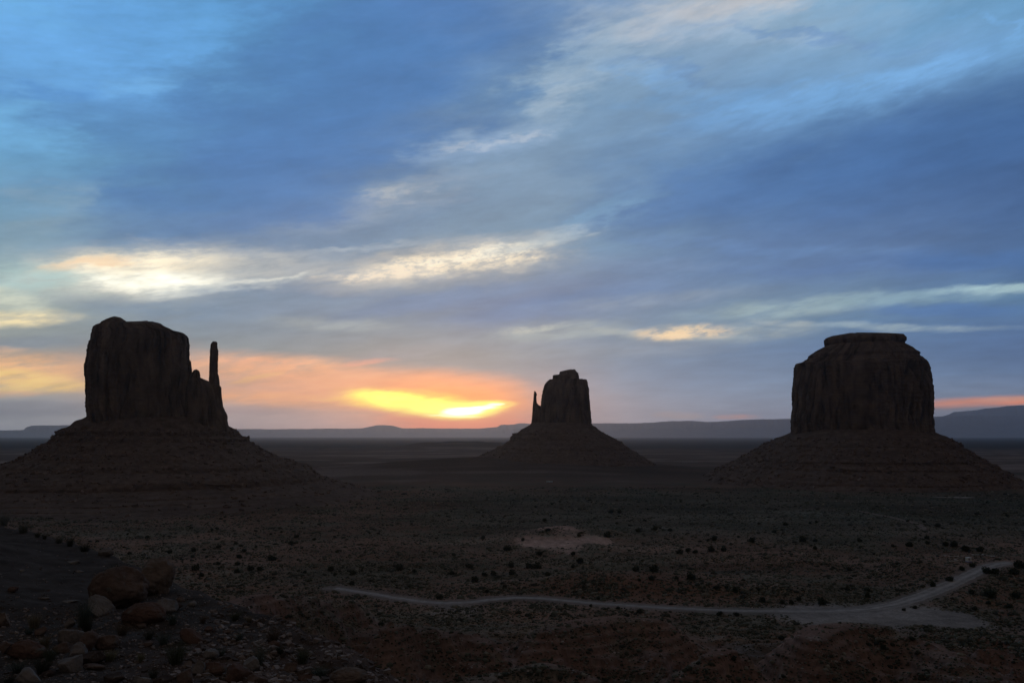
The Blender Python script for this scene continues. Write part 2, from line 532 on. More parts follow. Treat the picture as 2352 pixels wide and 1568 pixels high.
RIDGE_A = chain([(300, 1420, 235), (430, 1405, 250), (560, 1352, 300), (700, 1340, 325), (785, 1342, 340), (838, 1374, 338), (880, 1400, 326)])
RIDGE_B = chain([(900, 1425, 290), (1010, 1432, 300), (1080, 1436, 305), (1110, 1450, 300)])
RIDGE_C = chain([(1862, 1452, 285), (1890, 1430, 298), (1960, 1424, 304), (2040, 1432, 302), (2100, 1446, 300), (2170, 1488, 280), (2230, 1540, 262)])
RIDGE_D = chain([(1560, 1530, 258), (1620, 1500, 262), (1665, 1482, 268), (1700, 1495, 270), (1740, 1540, 262)])
RIDGE_E = chain([(1260, 1440, 318), (1330, 1420, 330), (1420, 1412, 338), (1500, 1418, 335)])
RIDGE_F = chain([(1100, 1545, 255), (1250, 1520, 262), (1330, 1535, 258)])
KNOLL = chain([(1230, 1220, 706), (1290, 1204, 722), (1360, 1210, 718)])
REDHILL = chain([(1250, 1330, 460), (1360, 1312, 470), (1480, 1308, 480), (1600, 1312, 482), (1740, 1330, 478), (1850, 1345, 470)])
LOT = chain([(2170, 1282, 520), (2230, 1282, 520), (2290, 1284, 515)])
LOW = chain([(1350, 1255, 640), (1600, 1268, 610), (1750, 1272, 600)])

# near shelf: a flat top 4.6 m under the eye that breaks off along this rim (px, py)
RIM_PX = [(-700, 1150), (-400, 1168), (-200, 1185), (0, 1207), (100, 1234), (200, 1264), (300, 1302), (400, 1345), (480, 1382), (560, 1412), (640, 1438), (720, 1476), (790, 1535), (840, 1600), (880, 1700), (940, 1900), (1200, 2700)]
SHELF = EYE - 4.6
rim = []
for px, py in RIM_PX:
    dx, dy, dz = [float(v) for v in ray(px, py)]
    k = -4.6 / dz
    rim.append((dx * k, dy * k))
rim = np.array(rim)


def rim_distance(x, y):
    """> 0 beyond the rim"""
    d = np.full(x.shape, 1e9); side = np.zeros(x.shape)
    for (x0, y0), (x1, y1) in zip(rim[:-1], rim[1:]):
        dx, dy = x1 - x0, y1 - y0
        t = np.clip(((x - x0) * dx + (y - y0) * dy) / (dx * dx + dy * dy), 0, 1)
        dd = np.hypot(x - x0 - t * dx, y - y0 - t * dy)
        cr = (x - x0) * dy - (y - y0) * dx
        m = dd < d
        side = np.where(m, np.sign(-cr), side); d = np.where(m, dd, d)
    return d * side


def terrace(z, step, k=.8):
    q = z / step
    f = q - np.floor(q)
    g = sstep(f, .55, .95)
    return (np.floor(q) + f * (1 - k) + g * k) * step


def heights(x, y):
    r = np.hypot(x, y)
    z = np.zeros_like(x)
    near = r < 3200
    m = near & (r > 100)
    X, Y = x[m], y[m]
    R = r[m]
    v = 3.0 * fbm(X / 160, Y / 160, 3, 11) + 1.1 * fbm(X / 38, Y / 38, 3, 21) * sstep(R, 1600, 600)
    sharp = 3.4 * (ridged(X / 85, Y / 38, 4, 31) - .6)
    v = v + sharp * sstep(R, 1200, 500)
    v = np.where(R < 900, v + .35 * fbm(X / 6, Y / 6, 2, 41), v)
    # wavy low benches in the far valley
    v = v + sstep(R, 1300, 2400) * 4 * fbm(X / 700, Y / 260, 3, 51)
    # badlands under the rim
    bad = sstep(Y + 30 * fbm(X / 90, Y / 90, 2, 5), 400, 300)
    q = ridged(X / 62 + .35 * fbm(X / 40, Y / 40, 2, 61), Y / 48, 5, 71) - .55
    b = 6.5 * sstep(R, 390, 270) + 26 * q
    b = b - 3
    v = v * (1 - bad) + b * bad
    v = np.where(R < 420, v + 1.9 * fbm(X / 8, Y / 8, 4, 45) * bad, v)
    for ch, w, k in ((RIDGE_A, 26, 0), (RIDGE_B, 17, 0), (RIDGE_C, 26, 0), (RIDGE_D, 16, 0), (RIDGE_E, 24, 0), (RIDGE_F, 18, 0)):
        g = gseg(X, Y, ch, w * (1 + .35 * fbm(X / 14, Y / 14, 3, 81)))
        hmax = max(c[2] for c in ch)
        # ridge material tops out at its own crest; gullies bite the flanks
        flank = np.clip(g / hmax, 0, 1)
        g = g - 2.6 * (1 - flank) * flank * 4 * np.abs(fbm(X / 9, Y / 9, 3, 91))
        v = np.where(g > 0.2, np.maximum(v - 14 * flank ** 2, g) * flank ** .7 + v * (1 - flank ** .7), v)
    # layered ledges in the badlands
    wob = 1.1 * fbm(X / 30, Y / 30, 3, 101)
    vt = terrace(v + wob, 2.6, .85) - wob
    v = np.where(bad > 0, v * (1 - .8 * bad) + vt * .8 * bad, v)
    for ch, w in ((KNOLL, 42), (REDHILL, 40), (LOW, 36)):
        g = gseg(X, Y, ch, w)
        v = v + g * .92 - .5 * v * np.clip(g / 8, 0, 1)
    g = gseg(X, Y, LOT, 44)
    f = np.clip(g / 9, 0, 1)
    f = sstep(f, 0, .8)
    v = v * (1 - f) + np.clip(g, 0, 10.0) * f
    # apron of the east mitten and a low dark rise right of the west mitten
    ex, ey, _ = at(1230, 1000, 2150)
    v = v + 36 * np.exp(-(((X - ex + 70) / 400) ** 2 + ((Y - ey + 40) / 380) ** 2))
    lx, ly, _ = at(690, 1000, 1900)
    v = v + 22 * np.exp(-(((X - lx) / 45) ** 2 + ((Y - ly) / 60) ** 2))
    z[m] = v
    f = ~near
    X, Y, R = x[f], y[f], r[f]
    z[f] = sstep(R, 3200, 4500) * 7 * fbm(X / 2600, Y / 900, 3, 55) + 4 * fbm(X / 700, Y / 260, 3, 51)
    lx, ly, _ = at(1060, 1000, 5600)
    z[f] = z[f] + 46 * np.exp(-(((X - lx) / 420) ** 4 + ((Y - ly) / 500) ** 2)) * (1 + .25 * fbm(X / 200, Y / 200, 2, 9))
    # the near shelf
    m = r < 320
    X, Y, R = x[m], y[m], r[m]
    d = rim_distance(X, Y)
    d = d + .6 * fbm(X / 4, Y / 4, 4, 111) * sstep(R, 8, 20)
    s = SHELF + .5 * fbm(X / 9, Y / 9, 3, 121) * sstep(-d, 0, 5) + .12 * fbm(X / 1.3, Y / 1.3, 4, 131) * (1 + 1.4 * sstep(X + .25 * (Y - 20), -9, -5)) + .035 * fbm(X / .35, Y / .35, 3, 141)
    s = s + 1.1 * sstep(X, -9, -22) * sstep(-d, .5, 7)
    s = s + 2.6 * sstep(R, 9, 3)
    over = np.maximum(d, 0)
    s = s - np.where(over < 1.2, over * over * .5, over * 1.2 - .72) + 2.0 * fbm(X / 12, Y / 12, 3, 151) * sstep(over, 4, 18)
    z[m] = np.maximum(z[m], s)
    return z


GZ = heights(GX, GY)


def hit(px, py, grid=None):
    """where the sight lines through the pixels meet the ground"""
    Z = GZ if grid is None else grid
    px = np.atleast_1d(np.asarray(px, float)); py = np.atleast_1d(np.asarray(py, float))
    dx, dy, dz = ray(px, py)
    hz = np.hypot(dx, dy)
    a = np.arctan2(dx, dy); sl = dz / hz
    fc = np.interp(a, azs, np.arange(len(azs)))
    c = np.clip(np.round(fc).astype(int), 0, len(azs) - 1)
    out = np.zeros((len(px), 3)); ok = np.zeros(len(px), bool)
    for s in range(0, len(px), 4000):
        cc = c[s:s + 4000]
        zz = Z[:, cc]
        rz = EYE + sl[s:s + 4000][None, :] * rs[:, None]
        below = (zz > rz) & (rs[:, None] > 8)
        i = np.argmax(below, axis=0)
        okk = below[i, np.arange(len(cc))] & (i > 0)
        i = np.maximum(i, 1)
        k = np.arange(len(cc))
        d0 = rz[i - 1, k] - zz[i - 1, k]; d1 = rz[i, k] - zz[i, k]
        t = np.clip(d0 / np.where(np.abs(d0 - d1) < 1e-9, 1, d0 - d1), 0, 1)
        r = rs[i - 1] + (rs[i] - rs[i - 1]) * t
        aa = a[s:s + 4000]
        out[s:s + 4000] = np.stack([r * np.sin(aa), r * np.cos(aa), zz[i - 1, k] * (1 - t) + zz[i, k] * t], 1)
        ok[s:s + 4000] = okk
    return out, ok


def ground_z(x, y):
    x = np.asarray(x, float); y = np.asarray(y, float)
    a = np.arctan2(x, y); r = np.hypot(x, y)
    fc = np.clip(np.interp(a, azs, np.arange(len(azs))), 0, len(azs) - 1.001); fr = np.clip(np.interp(r, rs, np.arange(len(rs))), 0, len(rs) - 1.001)
    i = fr.astype(int); j = fc.astype(int); u = fr - i; v = fc - j
    return (GZ[i, j] * (1 - v) + GZ[i, j + 1] * v) * (1 - u) + (GZ[i + 1, j] * (1 - v) + GZ[i + 1, j + 1] * v) * u


# ------------------------------------------------------------------ roads: level the ground along them, then lay sheets
ROADS = {
    'road': ([(770, 1350), (806, 1355.5), (850, 1362), (900, 1371), (960, 1380), (1020, 1384.5), (1080, 1382.5), (1130, 1376), (1185, 1372), (1240, 1373),
              (1300, 1379), (1380, 1386), (1460, 1391), (1560, 1397), (1680, 1402), (1800, 1403), (1900, 1404), (1990, 1399), (2060, 1387),
              (2130, 1364), (2190, 1338), (2238, 1315), (2262, 1303), (2288, 1296), (2320, 1291)], 3.2),
}


def smooth_line(P, n):
    P = np.array(P, float)
    d = np.concatenate([[0], np.cumsum(np.hypot(*np.diff(P[:, :2], axis=0).T))])
    t = np.linspace(0, d[-1], n)
    Q = np.stack([np.interp(t, d, P[:, k]) for k in range(P.shape[1])], 1)
    for _ in range(max(4, n // 60)):
        Q[1:-1] = .25 * Q[:-2] + .5 * Q[1:-1] + .25 * Q[2:]
    return Q


road_pts, _ = hit([p[0] for p in ROADS['road'][0]], [p[1] for p in ROADS['road'][0]])
# target heights along the road: nearly level, climbing to the lot
lev = np.interp([p[0] for p in ROADS['road'][0]], [770, 1100, 1300, 1800, 2000, 2130, 2240, 2320], [3.0, 1.5, 2.0, 0.5, 1.0, 3.5, 8.5, 10.0])
RP = []
for (px, py), zl in zip(ROADS['road'][0], lev):
    dx, dy, dz = [float(v) for v in ray(px, py)]
    k = (zl - EYE) / dz
    RP.append((dx * k, dy * k, zl))
ROADL = smooth_line(RP, 420)
mask = (GY > 330) & (GY < 620) & (np.abs(AA) < AZ_V)
qx, qy = GX[mask], GY[mask]
bd = np.full(qx.shape, 1e9); bz = np.zeros(qx.shape)
for (x0, y0, z0), (x1, y1, z1) in zip(ROADL[:-4:4], ROADL[4::4]):
    dx, dy = x1 - x0, y1 - y0
    t = np.clip(((qx - x0) * dx + (qy - y0) * dy) / (dx * dx + dy * dy), 0, 1)
    d = np.hypot(qx - x0 - t * dx, qy - y0 - t * dy)
    m = d < bd
    bz = np.where(m, z0 + (z1 - z0) * t, bz); bd = np.where(m, d, bd)
cut = GZ[mask]
wgt = sstep(bd, 38, 9)
# whatever stands between the camera and the road is brought low enough to keep the road in sight
new = cut * (1 - wgt) + bz * wgt
front = sstep(bd, 70, 20) * (qy < np.interp(qx, ROADL[:, 0], ROADL[:, 1])) * (qx > -72)
cap = bz + 1.0 + 0.02 * bd
new = np.where(new > cap, new + (cap - new) * front, new)
GZ[mask] = new
ROAD_D = np.full(GX.shape, 1e3); ROAD_D[mask] = bd
# the gravel pan at the junction
pan = []
for px, py, zl in ((1880, 1411, .8), (1980, 1414, 1.0), (2080, 1412, 1.6), (2160, 1418, 2.2)):
    dx, dy, dz = [float(v) for v in ray(px, py)]
    k = (zl - EYE) / dz; pan.append((dx * k, dy * k, zl))
bd = np.full(qx.shape, 1e9); bz = np.zeros(qx.shape)
for (x0, y0, z0), (x1, y1, z1) in zip(pan[:-1], pan[1:]):
    dx, dy = x1 - x0, y1 - y0
    t = np.clip(((qx - x0) * dx + (qy - y0) * dy) / (dx * dx + dy * dy), 0, 1)
    d = np.hypot(qx - x0 - t * dx, (qy - y0 - t * dy) * .8)
    m = d < bd
    bz = np.where(m, z0 + (z1 - z0) * t, bz); bd = np.where(m, d, bd)
wgt = sstep(bd, 32, 17) * sstep(ROAD_D[mask], 6, 12)
GZ[mask] = GZ[mask] * (1 - wgt) + bz * wgt
PAN_D = np.full(GX.shape, 1e3); PAN_D[mask] = bd

# ------------------------------------------------------------------ ground colours
SOIL = np.array([.215, .140, .108]); REDS = np.array([.155, .100, .083]); SAND = np.array([.46, .31, .255]); VEG = np.array([.125, .125, .098])
DARKV = np.array([.065, .072, .060]); PALEV = np.array([.24, .255, .215]); SHALE = np.array([.072, .062, .058]); DUST = np.array([.30, .265, .245])
X, Y = GX, GY
mixc = lambda a, b, t: a * (1 - t[..., None]) + b * t[..., None]
C = np.zeros(GX.shape + (3,))
C[:] = SOIL
n1 = fbm(X / 120, Y / 120, 4, 201); n2 = fbm(X / 30, Y / 30, 4, 211)
mid = (RR < 2600)
n3 = np.zeros(GX.shape); n3[mid] = fbm(X[mid] / 5.5, Y[mid] / 5.5, 3, 221)
n4 = np.zeros(GX.shape); n4[mid] = fbm(X[mid] / 2.2, Y[mid] / 2.2, 2, 231)
C = mixc(C, VEG, sstep(n1 + .5 * n2 + .6 * n3, -.15, .35) * .8)
C = mixc(C, SOIL * 1.45, sstep(n2 * .7 + n3 * .8, .1, .5) * .6 * sstep(RR, 1100, 500))
C = mixc(C, DARKV, sstep(n4 + .8 * n3, .2, .6) * .5)
# teal-green flats below the east mitten and the butte on the right
gx = fbm(X / 260, Y / 90, 3, 241)
flat = sstep(Y, 640, 800) * sstep(Y, 1500, 1150) * sstep(X + .15 * Y, 20, 150)
C = mixc(C, np.array([.105, .115, .096]), flat * .65)
px_, py_, _ = at(1790, 1172, 960)
C = mixc(C, PALEV, .8 * np.exp(-(((X - px_) / 80) ** 2 + ((Y - 930) / 60) ** 2)) * sstep(gx + n3, -.1, .4))
C = C * (1 + .42 * fbm(X / 210, Y / 120, 3, 291) * sstep(RR, 3000, 2000) - .25 * sstep(Y, 700, 950) * sstep(Y, 1700, 1300))[..., None]
# far plain: reddish dark flats with long streaks, bluish band further out
str_ = fbm(X / 900, Y / 160, 4, 251)
far = sstep(Y, 1300, 1700)
C = mixc(C, np.array([.110, .084, .074]) , far * .8)
C = mixc(C, np.array([.27, .21, .185]), far * sstep(str_ + .5 * fbm(X / 260, Y / 420, 3, 256), .0, .35) * .75)
C = mixc(C, np.array([.075, .07, .062]), far * sstep(-str_, .1, .45) * .7)
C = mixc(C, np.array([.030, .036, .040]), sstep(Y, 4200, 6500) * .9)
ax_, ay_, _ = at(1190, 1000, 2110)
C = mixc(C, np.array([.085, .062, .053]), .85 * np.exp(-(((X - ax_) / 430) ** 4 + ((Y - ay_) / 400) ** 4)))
# badlands
bad = sstep(Y + 30 * fbm(X / 90, Y / 90, 2, 5), 400, 320) * (RR > 60)
C = mixc(C, REDS * 1.08, bad * .85)
C = mixc(C, VEG * 1.0, bad * sstep(n2 + n3 * .7, .10, .45) * .55)
C = mixc(C, np.array([.26, .22, .20]), bad * sstep(fbm(X / 9, Y / 4, 4, 261), .28, .5) * .55)
band = np.sin((GZ + 1.1 * fbm(X / 30, Y / 30, 3, 101)) * 2 * pi / 2.6)
C = C * (1 + .28 * band * bad)[..., None]


def blob(px, py, Y0, hx, hy):
    x, _, _ = at(px, py, Y0)
    return ((X - x) / hx) ** 2 + ((Y - Y0) / hy) ** 2 - 1


def patch(f, soft, col, amt):
    global C
    C = mixc(C, col, sstep(-(f + .5 * n2 + .35 * n3), 0, soft) * amt)


kx, ky, _ = hit([1285, 1290], [1238, 1262])[0][0]
patch(np.minimum(((X - kx) / 36) ** 2 + ((Y - 674) / 54) ** 2 - 1, 9) + .5 * n3 + 1.1 * fbm(X / 30, Y / 42, 2, 77), .3, SAND, .95)
sp_ = np.exp(-(((X - kx) / 60) ** 2 + ((Y - 674) / 80) ** 2))
C = mixc(C, VEG * 1.6, sp_ * sstep(np.sin(Y / 9.0 + 2.2 * n2 + n3), .55, .95) * .45)
C = C * (1 + .25 * sp_ * n3)[..., None]
hx_, hy_, _ = hit([1480], [1350])[0][0]
patch(np.minimum(((X - hx_) / 100) ** 2 + ((Y - hy_ + 2) / 32) ** 2 - 1, 9), 1.0, np.array([.20, .115, .088]), .75)
lx_, ly_, _ = hit([2230], [1290])[0][0]
patch(((X - lx_) / 40) ** 2 + ((Y - ly_) / 34) ** 2 - 1, .6, np.array([.27, .18, .14]), .9)
C = mixc(C, DUST, sstep(PAN_D + 5 * n2 + 4 * n3, 27, 15) * .95)
patch(blob(1760, 1460, 345, 22, 26), .9, DUST * .62, .8)
patch(blob(1620, 1345, 440, 60, 16), .9, np.array([.2, .13, .10]), .5)
wx, wy, _ = hit([1050], [1405])[0][0]
patch(((X - wx) / 16) ** 2 + ((Y - wy) / 20) ** 2 - 1, .8, DUST * .8, .75)
patch(blob(2190, 1137, 1200, 34, 16), .5, DUST * 1.2, .8)
patch(blob(2100, 1420, 385, 60, 25), 1, DUST * .5, .5)
patch(blob(1620, 1290, 565, 36, 6), .8, REDS, .8)
patch(blob(1650, 1302, 545, 50, 9), .9, np.array([.085, .095, .085]), .7)
C = mixc(C, DUST * .72, sstep(ROAD_D + 4 * n3, 12, 5) * .6)
# near shelf
shelf = (RR < 62) & (GZ > 72)
sh = shelf.astype(float)
n5 = np.zeros(GX.shape); n5[shelf] = fbm(X[shelf] / .5, Y[shelf] / .5, 3, 271)
n6 = np.zeros(GX.shape); n6[shelf] = fbm(X[shelf] / 4, Y[shelf] / 4, 3, 281)
cs = mixc(np.broadcast_to(SHALE, C.shape), np.array([.100, .072, .062]), sstep(X + 1.5 * n6 * 2 - .25 * (Y - 20), -7.5, -3.5))
cs = cs * (1 + .35 * n5[..., None])
C = mixc(C, cs, sh)
rel = fbm(X / 75, Y / 30, 4, 311, .6)
C = C * (1 + (.30 * n3 + .55 * rel * sstep(RR, 1500, 900)) * sstep(RR, 60, 90))[..., None]
C = np.clip(C, .02, .6)

nr, nc = GX.shape
idx = np.arange(nr * nc).reshape(nr, nc)
nxt = np.roll(idx, -1, axis=1)
quads = np.stack([idx[:-1], nxt[:-1], nxt[1:], idx[1:]], -1).reshape(-1, 4)[:, ::-1]
V = np.stack([GX, GY, GZ], -1).reshape(-1, 3)
cen = len(V)
V = np.vstack([V, [[0, 0, GZ[0].mean()]]])
tri = np.stack([idx[0], nxt[0], np.full(nc, cen)], -1)
Cc = np.vstack([C.reshape(-1, 3), [SHALE]])
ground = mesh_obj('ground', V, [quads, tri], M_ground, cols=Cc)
tag(ground, kind='structure')


def ribbon(name, line, half, mat, lift=.12, nx=9, taper=None):
    t = np.gradient(line[:, :2], axis=0); t /= np.linalg.norm(t, axis=1)[:, None]
    nrm = np.stack([t[:, 1], -t[:, 0]], 1)
    u = np.linspace(-1, 1, nx)
    hw = half if taper is None else half * taper
    hw = hw * (1 + .22 * fbm(np.arange(len(line)) / 7, np.zeros(len(line)), 4, 5))
    P = line[:, None, :2] + nrm[:, None, :] * (u[None, :, None] * np.atleast_1d(hw)[:, None, None] if np.ndim(hw) else u[None, :, None] * hw)
    z = line[:, 2][:, None] + lift - .10 * np.abs(u)[None, :] ** 4 + np.zeros((len(line), nx))
    Vv = np.concatenate([P, z[..., None]], -1).reshape(-1, 3)
    ii = np.arange(len(line) * nx).reshape(len(line), nx)
    q = np.stack([ii[:-1, :-1], ii[:-1, 1:], ii[1:, 1:], ii[1:, :-1]], -1).reshape(-1, 4)
    wear = 1 + .22 * np.cos(u * 2 * pi * 1.05)[None, :] - .30 * np.abs(u)[None, :] ** 3 + .25 * fbm(np.arange(len(line))[:, None] / 5, u[None, :] * 1.5, 3, 8)
    cc = (np.array([.35, .315, .295]) * wear[..., None]).reshape(-1, 3)
    return tag(mesh_obj(name, Vv, q[:, ::-1], mat, cols=cc), kind='structure')


lw = .92 + .62 * sstep(np.arange(420) / 420., .55, .72)
ribbon('road', ROADL, ROADS['road'][1], M_road, .14, taper=lw)
tp, _ = hit([1962, 2000, 2040, 2080, 2110, 2122, 2115], [1172, 1178, 1186, 1195, 1204, 1212, 1219])
TL = smooth_line(tp, 90); TL[:, 2] = ground_z(TL[:, 0], TL[:, 1])
ribbon('path', TL, 3.2, make_mat('trodden_dirt', (.22, .18, .16), n_scale=.4, n_amt=.25), .35, nx=5)

# ------------------------------------------------------------------ buttes
def loft(levels, Yc, depth, nth=360, nz=160, expo=2.6, flute=3.0, strata=.8, seed=1, kind='cliff', back=None, cap=True, zpow=1.0, axis=None):
    """levels: (py, left px, right px[, front half depth]) from top to bottom, measured at distance Yc"""
    lv = np.array([l[:3] for l in levels], float)
    py = lv[:, 0]
    tt = np.linspace(0, 1, nz) ** zpow
    pz = py[0] + (py[-1] - py[0]) * tt
    # keep every measured level as a row too
    pz = np.unique(np.concatenate([pz, py]))
    xl = np.interp(pz, py, lv[:, 1]); xr = np.interp(pz, py, lv[:, 2])
    # the footprint is turned square to the line of sight from the overlook
    cpx = (lv[-1, 1] + lv[-1, 2]) / 2 if axis is None else axis
    cx0 = float(at(cpx, 1000, Yc)[0]); phi = math.atan2(cx0, Yc)
    def side(p):
        X_, _, _ = at(p, pz, 1.0)
        return (X_ * Yc - cx0) / (cos(phi) + X_ * sin(phi))
    uL, uR = side(xl), side(xr)
    xc = (uL + uR) / 2; a = (uR - uL) / 2
    if callable(depth): bf = depth(a, pz)
    elif len(levels[0]) > 3: bf = np.interp(pz, py, [l[3] for l in levels])
    else: bf = a * depth
    bb = bf if back is None else bf * back
    pull = .88 * np.clip((1000 - pz) / 12, 0, 1)
    _, _, z = at(xl * .5 + xr * .5, pz, Yc - xc * sin(phi) - bf * pull * cos(phi))
    if kind == 'talus': z = np.minimum.accumulate(z)
    th = np.linspace(0, 2 * pi, nth, endpoint=False) + pi / 2
    c, s = np.cos(th), np.sin(th)
    ex = 2.0 / expo
    cx = np.sign(c) * np.abs(c) ** ex; sy = np.sign(s) * np.abs(s) ** ex
    A = a[:, None]; B = np.where(s[None, :] < 0, bf[:, None], bb[:, None])
    xx = xc[:, None] + A * cx; yy = B * sy
    # outward direction and arc length at a mid level
    nx_ = cx / np.maximum(A, 1); ny_ = sy / np.maximum(B, 1)
    ln = np.hypot(nx_, ny_); nx_ /= ln; ny_ /= ln
    km = len(pz) // 2
    arc = np.concatenate([[0], np.cumsum(np.hypot(np.diff(xx[km]), np.diff(yy[km])))])
    zz = np.broadcast_to(z[:, None], xx.shape)
    AR = np.broadcast_to(arc[None, :], xx.shape)
    seam = sstep(AR, 0, 15) * sstep(arc[-1] - AR, 0, 15)
    if kind == 'cliff':
        AR2 = AR + 9 * fbm(AR / 26, zz / 70, 3, seed + 31)
        big = perlin(AR2 / (flute * 9), zz / 220, seed) + 1.6 * perlin(AR / 85, zz / 300, seed + 33); med = np.abs(perlin(AR2 / (flute * 3.2), zz / 110, seed + 1))
        sml = fbm(AR / (flute * 1.2), zz / 26, 3, seed + 2)
        dis = flute * (.55 * big - 3.0 * sstep(fbm(AR / 40, zz / 60, 2, seed + 35), -.25, .3) * (1 - np.clip(med * 3.2, 0, 1)) ** 2 + .45 * sml)
        st = fbm(zz / 7, AR / 160, 3, seed + 5) * strata
        edge = np.minimum(z[0] - z, 1e9)[:, None]
        chip = fbm(AR / 6, zz / 4.5, 4, seed + 21, .65) * min(flute, 2.4) * .95
        dis = dis * sstep(np.broadcast_to(edge, xx.shape), -1, 9) + st + chip
        tint = 1.05 + .8 * fbm(AR / 17, zz / 50, 4, seed + 7) - .5 * sstep(fbm(AR2 / 9, zz / 70, 4, seed + 8), .05, .4) + .12 * fbm(AR / 200, zz / 3, 2, seed + 9)
        shade = np.stack([.155 * tint, .115 * tint, .092 * tint], -1)
    else:
        grow = np.interp(np.arange(len(z)), [0, len(z) - 1], [.4, 1])[:, None]
        gul = fbm(AR / 70, zz / 90, 3, seed) * flute * 2.6 + np.abs(fbm(AR / 24, zz / 70, 3, seed + 1)) * -flute * 2.6
        lg = fbm(AR / 70, zz / 30, 2, seed + 15)
        led = (np.mod((zz + 4 * lg) / 13.0, 1.0)); gul = gul + (sstep(led, .0, .85) - sstep(led, .85, 1.0)) * flute * 1.5 * sstep(lg, -.15, .25)
        sml = fbm(AR / 6, zz / 4, 3, seed + 2) * flute * .35
        dis = gul * grow + sml
        tint = 1 + .35 * fbm(AR / 34, zz / 9, 4, seed + 7) + .22 * fbm(AR / 300, zz / 2.2, 2, seed + 9)
        shade = np.stack([.135 * tint, .100 * tint, .084 * tint], -1)
    dis = dis * seam
    uu = xx + nx_ * dis; vv = yy + ny_ * dis
    xx = cx0 + uu * cos(phi) + vv * sin(phi); yy = Yc - uu * sin(phi) + vv * cos(phi)
    zz = np.array(zz)
    if kind == 'cliff': zz += 2.6 * fbm(AR / 11, AR * 0 + 3, 4, seed + 41, .65) * np.exp(-(z[0] - z) / 14)[:, None]
    if kind == 'cliff':
        zz[:1] = zz[:1]
    n, m = xx.shape
    Vv = np.stack([xx, yy, zz], -1).reshape(-1, 3)
    ii = np.arange(n * m).reshape(n, m); jj = np.roll(ii, -1, axis=1)
    q = np.stack([ii[:-1], ii[1:], jj[1:], jj[:-1]], -1).reshape(-1, 4)
    faces = [q]
    cc = np.clip(shade, .02, .5).reshape(-1, 3)
    if cap:
        # close the top with shrinking rings so that it can be rough
        prev = ii[0]; ring_v = []; base = len(Vv)
        cxm, cym = xx[0].mean(), yy[0].mean()
        for k, f in enumerate((.8, .55, .28)):
            rx = cxm + (xx[0] - cxm) * f; ry = cym + (yy[0] - cym) * f
            rz = zz[0] + .6 * fbm(rx / 9, ry / 9, 2, seed + 11)
            ring_v.append(np.stack([rx, ry, rz], -1))
            cur = base + k * m + np.arange(m)
            faces.append(np.stack([prev, np.roll(prev, -1), np.roll(cur, -1), cur], -1)[:, ::-1][:, ::-1])
            prev = cur
        Vv = np.vstack([Vv] + ring_v + [[[cxm, cym, zz[0].mean()]]])
        last = len(Vv) - 1
        faces.append(np.stack([prev, np.roll(prev, -1), np.full(m, last)], -1))
        cc = np.vstack([cc, np.tile(cc[:1], (len(Vv) - len(cc), 1))])
    return Vv, faces, cc, (xx, yy, zz)


def add_part(name, parent, origin, data, mat, **kw):
    Vv, faces, cc, _ = data
    o = mesh_obj(name, Vv - np.array(origin), faces, mat, parent, cols=cc, **kw)
    return o


def lump(seed, sub=1):
    """a small rough stone of unit size: corner points of a cut cube"""
    r = np.random.default_rng(seed)
    v = np.array([[x, y, z] for x in (-1, 1) for y in (-1, 1) for z in (-1, 1)], float)
    v = v * r.uniform(.45, 1.0, v.shape)
    f = np.array([[0, 1, 3, 2], [4, 6, 7, 5], [0, 4, 5, 1], [2, 3, 7, 6], [0, 2, 6, 4], [1, 5, 7, 3]])
    return v, f


def scatter_stones(name, pts, sizes, mat, parent=None, origin=(0, 0, 0), cols=None, flat=.7):
    vs, fs, cs = [], [], []
    off = 0
    kinds = [lump(s) for s in range(12)]
    for i, (p, s) in enumerate(zip(pts, sizes)):
        v, f = kinds[i % 12]
        a = RNG.uniform(0, 2 * pi); ca, sa = cos(a), sin(a)
        w = v * s * np.array([1, RNG.uniform(.6, 1), flat * RNG.uniform(.6, 1.1)])
        w = np.stack([w[:, 0] * ca - w[:, 1] * sa, w[:, 0] * sa + w[:, 1] * ca, w[:, 2]], 1)
        b = RNG.uniform(-.6, .6); cb, sb = cos(b), sin(b)
        w = np.stack([w[:, 0] * cb - w[:, 2] * sb, w[:, 1], w[:, 0] * sb + w[:, 2] * cb], 1)
        vs.append(w + p - np.array(origin)); fs.append(f + off); off += len(v)
        if cols is not None: cs.append(np.tile(cols[i], (len(v), 1)))
    return mesh_obj(name, np.vstack(vs), np.vstack(fs), mat, parent, smooth=False, cols=None if cols is None else np.vstack(cs))


M_stone = make_mat('fallen_stone', attr=True, n_scale=.8, n_amt=.25)


def talus_boulders(parent, origin, grid, n, smin, smax, seed):
    xx, yy, zz = grid
    r = np.random.default_rng(seed)
    rows = (r.uniform(.1, 1, n) ** .8 * (xx.shape[0] - 1)).astype(int)
    cols_ = (r.uniform(.2, .8, n) * (xx.shape[1] - 1)).astype(int)      # the side towards the valley road
    p = np.stack([xx[rows, cols_], yy[rows, cols_], zz[rows, cols_]], 1)
    s = smin * (smax / smin) ** (r.uniform(0, 1, n) ** 2.5)
    k = r.uniform(.8, 1.9, n)[:, None]
    o = scatter_stones('boulders', p, s, M_stone, parent, origin, cols=np.array([.13, .095, .08]) * k)
    tag(o, kind='stuff')


